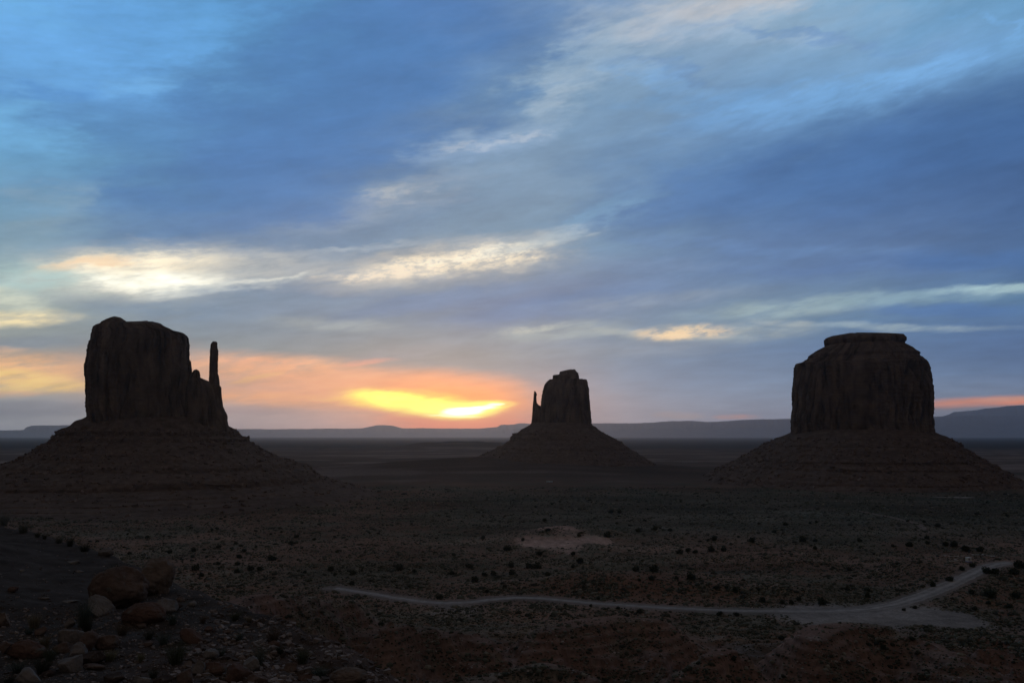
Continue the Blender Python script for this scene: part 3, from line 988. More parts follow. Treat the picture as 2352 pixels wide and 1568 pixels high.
# --- left butte with the slim thumb on its right
YW = 1300
bx, by, _ = at(355, 1000, YW)
o0 = (float(bx), float(by), 0.0)
west = empty('butte', o0)
tag(west, 'broad flat-topped butte on the left with a slim detached rock thumb on its right side', 'butte')
W_MAIN = [(738.5, 330, 355), (740, 300, 372), (742, 232, 380), (744, 224, 386), (747, 219.5, 393), (753, 216, 405), (756, 215, 424), (760, 214.5, 429), (767, 214, 432), (778, 212.5, 434), (783, 209, 434.5), (791, 207, 434), (812, 204, 434),
          (828, 201.5, 435), (836, 200, 438.5), (850, 199.5, 440.5), (860, 199.5, 441), (870, 201.5, 441), (925, 200.5, 441), (955, 203, 441), (985, 203, 441)]
add_part('cliff', west, o0, loft(W_MAIN, YW, lambda a, p: 74 * np.clip(a / 60, .25, 1.1) ** .5, nth=900, nz=220, expo=3.4, flute=3.2, strata=.8, seed=3), M_cliff)
add_part('cap_rock', west, o0, loft([(727.8, 262, 266), (729, 256, 277), (732, 246, 284), (735, 240, 290), (738, 232, 292.5), (740.5, 230, 291), (745, 228, 296)], YW, .8, nth=260, nz=30, expo=2.6, flute=.8, strata=1.0, seed=9), M_cliff)
add_part('ledge_block', west, o0, loft([(849, 448, 453), (851, 444, 457), (856, 442, 460), (866, 438, 461), (868, 436, 466), (871, 434, 473), (874, 432, 481), (890, 428, 492), (930, 425, 500), (985, 420, 505)], YW - 6, 1.1, nth=260, nz=90, expo=2.8, flute=1.4, strata=.6, seed=13), M_cliff)
add_part('ledge_block', west, o0, loft([(829, 436, 438), (832, 434, 439), (850, 432, 441), (870, 428, 443)], YW - 10, 1.6, nth=120, nz=30, expo=2.6, flute=.8, strata=.3, seed=14), M_cliff)
sp = add_part('spire', west, o0, loft([(784.5, 489, 496), (785.3, 487, 498.5), (788, 485, 499.5), (791, 483.8, 499.7), (797, 483.5, 500), (800, 483, 501), (805, 482.5, 502.5), (826, 481.5, 501.5), (839, 481, 501), (856, 480.5, 501), (867, 480, 504), (884, 479, 505), (889, 477, 509), (908, 475, 510), (932, 470, 513), (942, 466, 517.5), (952, 460, 523), (969, 457, 524), (990, 452, 528)], YW, .85, nth=220, nz=170, expo=2.4, flute=.7, strata=.45, seed=17), M_cliff)
W_TAL = [(954, 206, 500, 70), (957, 200, 512, 80), (967, 178, 518, 95), (976, 165, 526, 104), (979, 160, 532, 108), (991, 134, 546, 120), (1000, 130, 553, 122), (1007, 122, 569, 138), (1014, 113, 571, 141),
         (1024, 88, 588, 160), (1041, 61, 615, 190), (1056, 20, 649, 215), (1066, -20, 675, 232), (1072, -45, 690, 238), (1075, -60, 702, 250), (1088, -105, 716, 284), (1091, -115, 719, 288), (1102, -160, 738, 291),
         (1106, -170, 752, 312), (1112, -200, 770, 340), (1115, -210, 778, 343), (1118, -222, 788, 374), (1120, -232, 795, 377), (1123, -245, 806, 408), (1124.6, -250, 812, 411), (1127, -265, 826, 440), (1131, -280, 850, 470), (1137, -300, 900, 500)]
tl = loft(W_TAL, YW, None, nth=1100, nz=300, expo=2.05, flute=4.0, seed=23, kind='talus', back=.9, cap=True)
add_part('talus_slope', west, o0, tl, M_talus)
talus_boulders(west, o0, tl[3], 5200, .7, 4.5, 5)

# --- middle butte with the thumb on its left
YE = 2150
bx, by, _ = at(1300, 1000, YE); o1 = (float(bx), float(by), 0.0)
east = empty('butte', o1)
tag(east, 'smaller distant butte near the middle with a thin rock thumb on its left side', 'butte')
add_part('cliff', east, o1, loft([(870, 1262, 1346), (872.5, 1258, 1347.5), (876, 1255, 1348), (880, 1251, 1348), (885, 1248.5, 1349), (896, 1245.5, 1352), (898.5, 1245, 1351.5), (914, 1242.6, 1352.5), (927, 1241.5, 1353.6), (953, 1240, 1356), (975, 1238, 1358), (985, 1237, 1359)], YE, .8, nth=700, nz=160, expo=3.0, flute=3.6, strata=.8, seed=33), M_cliff)
add_part('cap_rock', east, o1, loft([(848.3, 1308, 1321), (849.5, 1300, 1322), (852, 1288, 1323), (853.5, 1285, 1326), (857, 1284.5, 1329), (859, 1283, 1328), (860, 1271, 1329), (862, 1269, 1330), (868, 1269.5, 1330), (873, 1268, 1331)], YE, .8, nth=260, nz=50, expo=3.0, flute=1.0, strata=1.2, seed=39), M_cliff)
add_part('spire', east, o1, loft([(898.3, 1227.5, 1229.5), (900, 1226.5, 1231), (905, 1226, 1233), (910, 1225.8, 1232), (920, 1225, 1232), (925, 1224.2, 1233.5), (929, 1223.8, 1236), (931.5, 1223.5, 1241), (945, 1222.8, 1246), (960, 1221.8, 1250), (975, 1220, 1255), (985, 1218, 1258)], YE, .9, nth=160, nz=90, expo=2.4, flute=.9, strata=.5, seed=43), M_cliff)
E_TAL = [(970, 1222, 1357, 68), (974, 1219, 1359, 78), (981, 1207, 1368, 95), (985, 1199, 1373, 102), (993, 1190, 1384, 118), (994.5, 1179, 1388, 122), (998, 1178, 1394, 128), (1005, 1174, 1406, 142), (1012, 1171, 1419, 152), (1020, 1157, 1431, 172), (1029, 1141, 1444, 198),
         (1033, 1132, 1450, 204), (1037, 1122, 1458, 216), (1045, 1106, 1472, 238), (1057, 1084, 1494, 268), (1066, 1068, 1508, 290), (1075, 1055, 1520, 310), (1084, 1045, 1535, 330)]
tl = loft(E_TAL, YE, None, nth=900, nz=200, expo=2.05, flute=4.0, seed=53, kind='talus', back=.9)
add_part('talus_slope', east, o1, tl, M_talus)
talus_boulders(east, o1, tl[3], 1500, 1.0, 4.0, 6)

# --- right butte, stepped crown
YM = 1650
bx, by, _ = at(1980, 1000, YM); o2 = (float(bx), float(by), 0.0)
mer = empty('butte', o2)
tag(mer, 'massive block-shaped butte on the right with a stepped crown and overhanging cap', 'butte')
add_part('cliff', mer, o2, loft([(827.5, 1834, 2124), (828.3, 1828.5, 2126), (833, 1827, 2129), (845, 1826.5, 2133), (860, 1825, 2136), (900, 1822, 2141), (930, 1822.5, 2141), (950, 1819.5, 2139.5), (975, 1820, 2140), (990, 1821, 2142), (1005, 1819, 2144)], YM, .85, nth=1200, nz=240, expo=4.2, flute=5.5, strata=1.0, seed=63), M_cliff)
add_part('crown', mer, o2, loft([(785, 1900, 2073), (789, 1894, 2080), (797, 1878, 2096), (799, 1874, 2097), (807, 1861, 2109), (809, 1858, 2111), (813, 1857.5, 2111), (817, 1855, 2111), (819, 1848, 2117), (822, 1845, 2121), (825, 1839, 2124), (831, 1838, 2125)], YM, .85, nth=800, nz=80, expo=3.6, flute=2.2, strata=2.4, seed=67), M_cliff)
add_part('cap_rock', mer, o2, loft([(764.8, 1950, 1975), (765.6, 1935, 2010), (767.5, 1910, 2050), (769.3, 1903, 2076), (772, 1896, 2078), (776, 1892.5, 2081), (781, 1893.5, 2081.5), (785, 1896, 2078), (788, 1900, 2072)], YM, .8, nth=500, nz=40, expo=4.5, flute=2.6, strata=.8, seed=69), M_cliff)
M_TAL = [(986, 1830, 2132, 128), (990, 1820, 2143, 140), (997, 1806, 2158, 156), (1000, 1800, 2166, 160), (1010, 1778, 2186, 180), (1022, 1752, 2206, 205), (1024, 1748, 2209, 206), (1030, 1741, 2216, 222), (1040, 1728, 2236, 244), (1052, 1704, 2258, 270), (1056, 1698, 2262, 272), (1060, 1692, 2270, 284),
         (1066, 1678, 2284, 298), (1069, 1674, 2288, 300), (1075, 1662, 2300, 320), (1083, 1648, 2314, 340), (1090, 1636, 2328, 356), (1094, 1630, 2336, 360), (1100, 1618, 2350, 385), (1108, 1602, 2368, 405)]
tl = loft(M_TAL, YM, None, nth=1100, nz=260, expo=2.05, flute=4.5, seed=73, kind='talus', back=.9)
add_part('talus_slope', mer, o2, tl, M_talus)
talus_boulders(mer, o2, tl[3], 4200, .9, 5.0, 7)

# ------------------------------------------------------------------ far mesas
def far_range(profile, D, thick, seed, foot=0.35):
    P = np.array(profile, float)
    n = 700
    px = np.linspace(P[0, 0], P[-1, 0], n)
    py = np.interp(px, P[:, 0], P[:, 1])
    x, _, z = at(px, py, D)
    z = z + D / F * (1.1 * fbm(px / 60, px * 0, 3, seed) + .25 * fbm(px / 7, px * 0, 2, seed))
    ytop = D + 900 * fbm(px / 140, px * 0, 3, seed + 1)
    rows = []
    prof = [(-2.6, 0.0), (-1.6, .10), (-.9, .22), (-.45, .45), (-.30, .52), (-.16, .60), (-.07, .93), (0, 1.0), (.8, 1.0), (1.6, .5), (2.4, 0)]
    for k, (d, h) in enumerate(prof):
        j = fbm(px / 30 + 7 * k, px * 0 + k, 3, seed + 2) * thick * .25 * (1 if 0 < k < 9 else .3)
        y = ytop + d * thick + (j if k != 7 else j * .3)
        rows.append(np.stack([x * y / D, y, -12 + (z + 12) * h * (1 + (0 if k >= 7 else .06) * fbm(px / 18, px * 0 + k, 3, seed + 4))], -1))
    G = np.stack(rows)
    nn, mm = G.shape[:2]
    ii = np.arange(nn * mm).reshape(nn, mm)
    q = np.stack([ii[:-1, :-1], ii[:-1, 1:], ii[1:, 1:], ii[1:, :-1]], -1).reshape(-1, 4)
    o = mesh_obj('hills', G.reshape(-1, 3), q, M_far, smooth=True)
    tag(o, kind='structure')


far_range([(-300, 990), (-100, 985), (0, 988), (54, 987), (60, 981), (72, 977), (165, 976), (260, 977), (420, 980), (560, 985)], 43000, 1400, 301)
far_range([(380, 990), (560, 985), (700, 984.5), (800, 983.5), (832, 983), (848, 980), (866, 976), (880, 975.5), (902, 977), (922, 982.5), (1010, 983.5), (1100, 984), (1142, 980), (1150, 975), (1180, 974), (1195, 971), (1220, 973), (1300, 976)], 50000, 1600, 311)
far_range([(1180, 985), (1320, 973), (1400, 971), (1440, 972), (1500, 970), (1540, 966.5), (1590, 966), (1620, 968), (1640, 968), (1700, 964.5), (1750, 962.5), (1820, 961.5), (1950, 960), (2060, 962), (2140, 957), (2180, 955), (2260, 955), (2352, 953.5), (2600, 950)], 41000, 1400, 321)
far_range([(2060, 975), (2150, 960), (2178, 952), (2190, 946), (2240, 942), (2262, 938), (2290, 935.5), (2312, 931), (2352, 930), (2600, 925)], 46000, 1500, 331)

# ------------------------------------------------------------------ plants
def leafy(seed, n, size, lobes, leaf, col0, squash=.8):
    r = np.random.default_rng(seed)
    L = [(0, 0, size * .45, size * .55)]
    for _ in range(lobes):
        a = r.uniform(0, 2 * pi); d = r.uniform(0, .34) * size
        L.append((d * cos(a), d * sin(a), size * r.uniform(.35, .85) * squash, size * r.uniform(.42, .6)))
    vs, cs = [], []
    for _ in range(n):
        x, y, z, rad = L[r.integers(len(L))]
        v = r.normal(size=3); v /= np.linalg.norm(v)
        p = np.array([x, y, z]) + v * rad * r.uniform(.55, 1.08) * np.array([1, 1, .85])
        if p[2] < .03 * size: p[2] = r.uniform(.03, .2) * size
        a = r.normal(size=3); a /= np.linalg.norm(a); b = np.cross(a, v + r.normal(size=3) * .6); b /= np.linalg.norm(b) + 1e-9
        w = leaf * r.uniform(.6, 1.5)
        vs += [p - a * w, p + b * w * .7, p + a * w, p - b * w * .7]
        t = r.uniform(.6, 1.45); cs += [np.array(col0) * t] * 4
    return np.array(vs), np.arange(4 * n).reshape(-1, 4), np.array(cs)


def tube(pts, rad, sides=6):
    """tapered bent tube through pts"""
    P = np.array(pts, float); R = np.array(rad, float)
    vs = []
    for k in range(len(P)):
        d = P[min(k + 1, len(P) - 1)] - P[max(k - 1, 0)]; d /= np.linalg.norm(d)
        u = np.cross(d, [.3, .9, .2]); u /= np.linalg.norm(u); w = np.cross(d, u)
        for s in range(sides):
            a = 2 * pi * s / sides
            vs.append(P[k] + R[k] * (u * cos(a) + w * sin(a)))
    f = [[k * sides + s, k * sides + (s + 1) % sides, (k + 1) * sides + (s + 1) % sides, (k + 1) * sides + s] for k in range(len(P) - 1) for s in range(sides)]
    return np.array(vs), np.array(f)


M_leaf = make_mat('juniper_leaf', attr=True, n_scale=3, n_amt=.2)
M_bark = make_mat('bark', (.10, .075, .06), n_scale=6, n_amt=.3)
M_rock = make_mat('boulder_rock', attr=True, n_scale=2.2, n_amt=.34, bump=.08, bump_scale=6, spots=(5.5, .60, .70, (.17, .155, .14)))
M_grass = make_mat('dry_stems', attr=True, n_scale=9, n_amt=.25)

CROWNS = []
for k in range(5):
    v, f, c = leafy(400 + k, 620, 1.0, [5, 6, 8, 4, 7][k], .085, (.040, .052, .036))
    CROWNS.append((v, f, c))
protos = []
for k, (v, f, c) in enumerate(CROWNS):
    t = empty('juniper_tree'); cr = mesh_obj('crown', v, f, M_leaf, t, smooth=False, cols=c)
    r = np.random.default_rng(k)
    tv, tf = [], []; off = 0
    for a in r.uniform(0, 2 * pi, 3):
        q, g = tube([(0, 0, -.1), (.08 * cos(a), .08 * sin(a), .15), (.3 * cos(a), .3 * sin(a), .5)], (.07, .05, .02))
        tv.append(q); tf.append(g + off); off += len(q)
    mesh_obj('trunk', np.vstack(tv), np.vstack(tf), M_bark, t)
    protos.append(t)

def kids(o): return [c for c in bpy.data.objects if c.parent == o]
proto_kids = [kids(p) for p in protos]

J4 = [(1458,265,35),(1425,276,26),(655,352,28),(990,325,35),(872,432,40),(1140,418,50),(1298,408,48),(1372,408,30),(1290,458,28),(1468,385,45),(1388,455,35),(1585,365,35),(1620,380,35),(1640,415,45),(1610,450,48),(1312,520,75),(1465,498,45),(1595,498,50),(1590,550,50),(1355,573,50),(1685,525,70),(1745,537,50),(1828,460,70),(1955,362,45),(1990,315,45),(2110,338,35),(2030,232,20),(2048,560,32),(2225,535,55),(2250,575,32),(2265,418,40),(1742,220,20),(1820,305,25),(1215,475,22),(1890,290,25),(1720,390,30)]
J5 = [(165,452,30),(185,560,58),(500,522,75),(602,548,42),(865,438,42),(853,565,45),(970,510,65),(1062,328,38),(1075,568,55),(1130,565,60),(1010,605,70),(1230,390,75),(1250,508,58),(1260,552,72),(1375,505,85),(1425,508,85),(1440,425,60),(1668,432,45),(1715,470,75),(1665,520,40),(1495,570,50),(1495,270,50),(1475,210,38),(1518,182,28),(1708,308,45),(1898,300,70),(2105,275,50),(2220,260,55),(2320,270,50),(2090,530,75),(2210,525,90),(2195,595,60),(2110,610,35),(1415,120,28),(1580,85,30),(1525,105,22),(850,152,18),(582,237,25),(1060,180,25),(1210,182,25),(1330,340,35),(770,715,70),(1210,655,35),(1590,690,35),(1540,660,30),(1840,675,30),(1735,730,30),(1835,738,32),(2115,755,30),(1785,785,30),(1970,800,35),(2110,820,50),(2035,850,35),(1090,680,55),(375,900,60),(180,632,50),(1920,150,50),(1980,155,40),(2170,138,25),(2150,212,35),(1960,230,30)]
J6 = [(38,420,60),(92,412,42),(142,420,45),(115,580,85),(18,598,40),(38,632,30),(272,330,55),(230,345,35),(335,400,60),(250,402,60),(282,655,55),(355,660,35),(412,675,60),(565,672,42),(595,742,60),(752,235,45),(675,285,40),(960,222,28),(915,232,28),(865,335,60),(948,345,40),(525,340,60),(435,322,30),(1250,345,45),(948,398,35),(925,382,20),(1470,385,30),(1580,370,60),(1700,325,45),(1705,360,40),(1825,365,55),(1885,370,60),(1965,395,70),(2055,402,60),(1680,222,28),(1570,218,25),(1775,245,45),(2238,180,30),(2105,92,25),(1935,535,45),(2005,510,50),(2100,545,70),(2150,548,70),(2320,500,90),(1740,640,50),(2120,700,85),(2115,765,40),(2250,785,50),(2020,800,50),(1618,795,35),(1165,670,45),(1300,680,50),(1300,715,50),(995,750,80),(1180,540,45),(1068,532,30),(730,760,45),(790,758,50),(840,738,50),(310,835,60),(420,838,50),(2300,710,70),(2280,545,80),(1545,810,35),(2000,690,50),(1850,600,60),(725,1000,45),(1405,1060,50),(735,1255,40),(400,1135,50),(1600,1000,50)]
KZ = .3418
JUN = [(x * KZ, 1119.7 + y * KZ, s * KZ) for x, y, s in J4] + [(746.5 + x * KZ, 1119.7 + y * KZ, s * KZ) for x, y, s in J5] + [(1548 + x * KZ, 1119.7 + y * KZ, s * KZ) for x, y, s in J6]
ORD = ['first', 'second', 'third', 'fourth', 'fifth', 'sixth', 'seventh', 'eighth', 'ninth', 'tenth', 'eleventh', 'twelfth', 'thirteenth', 'fourteenth', 'fifteenth', 'sixteenth', 'seventeenth', 'eighteenth', 'nineteenth', 'twentieth']


def region(x, y):
    if math.hypot((x - 1290) / 1.35, (y - 1240)) < 72: return 'beside the pale sand patch'
    if math.hypot((x - 2235) / 1.6, (y - 1275)) < 52: return 'around the vendor stands'
    if x < 820: return ('on the flats under the left butte', 'on the flats left of the sand patch', 'above the hidden end of the road')[0 if y < 1250 else 1 if y < 1290 else 2]
    if x < 1180: return ('far out under the middle butte', 'between left flats and sand patch', 'above the left half of the road')[0 if y < 1230 else 1 if y < 1305 else 2]
    if x < 1560: return ('on the flats behind the sand patch', 'on the hillside below the sand patch', 'on the red slope above the road')[0 if y < 1200 else 1 if y < 1320 else 2] if y < 1372 else 'just under the middle of the road'
    if x < 1960: return ('on the green flats behind the brushy plain', 'on the brushy plain above the road bend', 'between brushy plain and road')[0 if y < 1230 else 1 if y < 1300 else 2] if y < 1385 else 'on the broken ground under the road'
    return ('on the far plain under right butte', 'on the plain left of the vendor stands', 'on the scrubland beside the climbing road')[0 if y < 1225 else 1 if y < 1262 else 2] if y < 1400 else 'below the road junction'


pos, okj = hit([j[0] for j in JUN], [j[1] + j[2] * .42 for j in JUN])
byreg = {}
for k, j in enumerate(JUN): byreg.setdefault(region(j[0], j[1]), []).append(k)
LAB = {}
for rg, ks in byreg.items():
    ks.sort(key=lambda k: JUN[k][0])
    for n, k in enumerate(ks):
        s = JUN[k][2]
        size = 'large' if s > 20 else 'mid-sized' if s > 12 else 'small'
        LAB[k] = f"{ORD[min(n, 19)]} {size} juniper from left {rg}"
used = set()
for k, (px, py, s) in enumerate(JUN):
    if not okj[k]: continue
    p = pos[k]; m = s * math.hypot(p[0], p[1]) / F
    q = k % 5
    if q not in used:
        o = protos[q]; used.add(q)
    else:
        o = protos[q].copy(); COL.objects.link(o)
        for ch in proto_kids[q]:
            c = ch.copy(); c.parent = o; COL.objects.link(c)
    o.location = (p[0], p[1], p[2] - .05 * m)
    o.rotation_euler = (0, 0, random.uniform(0, 6.28))
    w = m * .57
    o.scale = (w, w, w * random.uniform(.8, 1.05))
    tag(o, LAB[k], 'tree', 'junipers scattered over the valley floor')
for q, t in enumerate(protos):
    if q not in used:
        for c in proto_kids[q]: bpy.data.objects.remove(c)
        bpy.data.objects.remove(t)

# low desert scrub: past counting
def scrub():
    n = 240000
    px = RNG.uniform(-60, 2412, n); py = 1118 + 450 * RNG.uniform(0, 1, n) ** .95
    P, ok = hit(px, py)
    r = np.hypot(P[:, 0], P[:, 1])
    a = fbm(P[:, 0] / 30, P[:, 1] / 30, 3, 211); b = fbm(P[:, 0] / 6, P[:, 1] / 6, 3, 221)
    fr = np.interp(r, rs, np.arange(len(rs))).round().astype(int); fc = np.interp(np.arctan2(P[:, 0], P[:, 1]), azs, np.arange(len(azs))).round().astype(int)
    rd = ROAD_D[fr, fc]
    bright = C[fr, fc].mean(-1)
    dens = .22 + .85 * sstep(a + .9 * b, -.2, .45)
    dens = dens * (bright < .27) * (PAN_D[fr, fc] > 17) * (rd > 8) * np.where(r < 385, .22, 1.0)
    ok &= (r > 215) & (r < 1500) & (RNG.uniform(0, 1, n) < dens)
    P = P[ok]; r = r[ok]; bb = b[ok]
    n = len(P)
    s = RNG.uniform(.18, .52, n) * np.where(RNG.uniform(0, 1, n) < .09, RNG.uniform(1.4, 2.7, n), 1) * (1 + sstep(r, 600, 1300) * .8) * np.where(r < 400, .7, 1)
    el = RNG.uniform(.8, 1.9, n); rot = RNG.uniform(-.5, .5, n)
    th = np.arange(5) * 2 * pi / 5
    rng1 = RNG.uniform(.75, 1.25, (n, 5)); rng2 = RNG.uniform(.5, .9, (n, 5))
    def ring(rad, zz):
        x = np.cos(th)[None] * rad * s[:, None] * el[:, None]; y = np.sin(th)[None] * rad * s[:, None]
        X_ = x * np.cos(rot)[:, None] - y * np.sin(rot)[:, None]; Y_ = x * np.sin(rot)[:, None] + y * np.cos(rot)[:, None]
        return np.stack([P[:, 0:1] + X_, P[:, 1:2] + Y_, P[:, 2:3] + zz * s[:, None] + 0 * x], -1)
    v0 = ring(rng1, np.full((n, 5), -.35)); v1 = ring(rng1 * 1.05, RNG.uniform(.25, .65, (n, 5))); v2 = ring(rng2 * .7, RNG.uniform(.7, 1.05, (n, 5)))
    V_ = np.concatenate([v0, v1, v2], 1).reshape(-1, 3)
    base = np.arange(n)[:, None, None] * 15
    k = np.arange(5); kn = (k + 1) % 5
    q = np.stack([k, kn, kn + 5, k + 5], -1)[None] + base
    q2 = np.stack([k + 5, kn + 5, kn + 10, k + 10], -1)[None] + base
    t = np.array([[10, 11, 12], [10, 12, 14], [12, 13, 14]])[None] + base
    g = RNG.uniform(0, 1, n)
    c = np.where((g < .48)[:, None], [.058, .063, .050], np.where((g < .76)[:, None], [.11, .12, .098], [.19, .18, .15])) * RNG.uniform(.7, 1.35, (n, 1))
    o = mesh_obj('scrub', V_, [q.reshape(-1, 4), q2.reshape(-1, 4), t.reshape(-1, 3)], M_leaf, smooth=False, cols=np.repeat(c, 15, 0))
    tag(o, 'low dark desert scrub dotted over the valley floor', 'scrub', kind='stuff')
    print('scrub', n)


scrub()

# broken stones lying on the badland slopes
def rubble():
    n = 16000
    px = RNG.uniform(250, 2400, n); py = RNG.uniform(1345, 1568, n)
    P, ok = hit(px, py)
    r = np.hypot(P[:, 0], P[:, 1])
    a = fbm(P[:, 0] / 11, P[:, 1] / 7, 4, 261)
    ok &= (r > 190) & (r < 410) & (RNG.uniform(0, 1, n) < .04 + 1.0 * sstep(a, .12, .42))
    P = P[ok]; n = len(P)
    s = .12 + .55 * RNG.uniform(0, 1, n) ** 4
    c = np.array([.24, .205, .185]) * RNG.uniform(.6, 1.7, (n, 1))
    o = scatter_stones('rubble', P, s, M_stone, cols=c, flat=.6)
    tag(o, 'broken pale stones strewn over the badland slopes', 'rubble', kind='stuff')
    print('rubble', n)


rubble()

def gravel():
    n = 24000
    px = RNG.uniform(-60, 1000, n); py = 1205 + 380 * RNG.uniform(0, 1, n)
    P, ok = hit(px, py)
    r = np.hypot(P[:, 0], P[:, 1])
    ok &= (r < 60)
    keep = RNG.uniform(0, 1, n) < np.where((px < 330) & (py < 1395), .16, .8)
    ok &= keep
    P = P[ok]; n = len(P)
    s = .010 + np.where(P[:, 0] + .25 * (P[:, 1] - 20) > -7.5, .10, .05) * RNG.uniform(0, 1, n) ** 4.5
    c = np.array([.15, .122, .11]) * RNG.uniform(.5, 2.0, (n, 1))
    o = scatter_stones('gravel', P, s, M_stone, cols=c, flat=.6)
    tag(o, 'small stones and gravel on the near slope', 'gravel', kind='stuff')


gravel()

# ------------------------------------------------------------------ near boulders
_t = None
def unit_sphere(sub):
    import bmesh
    bm = bmesh.new(); bmesh.ops.create_icosphere(bm, subdivisions=sub, radius=1)
    v = np.array([x.co[:] for x in bm.verts]); f = np.array([[q.index for q in p.verts] for p in bm.faces]); bm.free()
    return v, f


SPH = {4: unit_sphere(4), 5: unit_sphere(5)}
ROCKC = {'red': (.150, .095, .078), 'brown': (.160, .115, .098), 'grey': (.205, .180, .168), 'pale': (.235, .215, .205), 'tan': (.20, .155, .13), 'dark': (.085, .064, .057)}


def noise3(v, s, seed):
    return (perlin(v[:, 0] * s + seed, v[:, 1] * s + .5 * v[:, 2] * s, seed) + perlin(v[:, 1] * s - seed, v[:, 2] * s + .3 * v[:, 0] * s, seed + 1) + perlin(v[:, 2] * s, v[:, 0] * s + .4 * v[:, 1] * s, seed + 2)) / 3


def boulder(px, py, w, h, kind, label, cuts=13, name='boulder', depth=None, tilt=0, sink=.2, hard=.40):
    """(px, py) centre, w x h size, all in frame pixels"""
    P, ok = hit([px], [py + h * .40])
    p = P[0]; dist = math.hypot(p[0], p[1]); k = dist / F
    if w < 80: w, h = w * .92, h * .9
    wm, hm = w * k * .5, h * k * .5
    dm = (depth or min(1.0, .45 + .5 * h / max(w, 1))) * wm
    seed = int(px * 7 + py * 3) % 99991
    r = np.random.default_rng(seed)
    v, f = SPH[5 if w > 60 else 4]
    v = v.copy()
    for c in range(cuts):
        n = r.normal(size=3); n /= np.linalg.norm(n)
        d = r.uniform(hard, .92)
        e = v @ n - d
        v -= np.outer(np.maximum(e, 0) * .93, n)
    v *= (1 + .07 * noise3(v, 1.1, seed % 97) + .07 * noise3(v, 3.5, seed % 89) + .035 * noise3(v, 9, seed % 83) + .02 * noise3(v, 24, seed % 79) - .10 * (1 - np.clip(np.abs(noise3(v, 1.9, seed % 71)) * 9, 0, 1)) ** 2)[:, None]
    lo, hi_ = v.min(0), v.max(0)
    v = (v - (lo + hi_) / 2) / ((hi_ - lo) / 2)
    v = v * np.array([wm, dm, hm])
    a = radians(tilt); ca, sa = cos(a), sin(a)
    v = np.stack([v[:, 0] * ca - v[:, 2] * sa, v[:, 1], v[:, 0] * sa + v[:, 2] * ca], 1)
    base = np.array(ROCKC[kind]) * .85
    tint = 1 + .28 * noise3(v / max(wm, .01), 2.2, 5) + .12 * noise3(v / max(wm, .01), 9, 7)
    c = base * tint[:, None]
    cz = p[2] + hm * (1 - 2 * sink)
    o = mesh_obj(name, v, f, M_rock, smooth=True, cols=c)
    o.location = (p[0], p[1] + dm * .3, cz)
    tag(o, label, 'rock', 'rocks on the near slope')
    return o


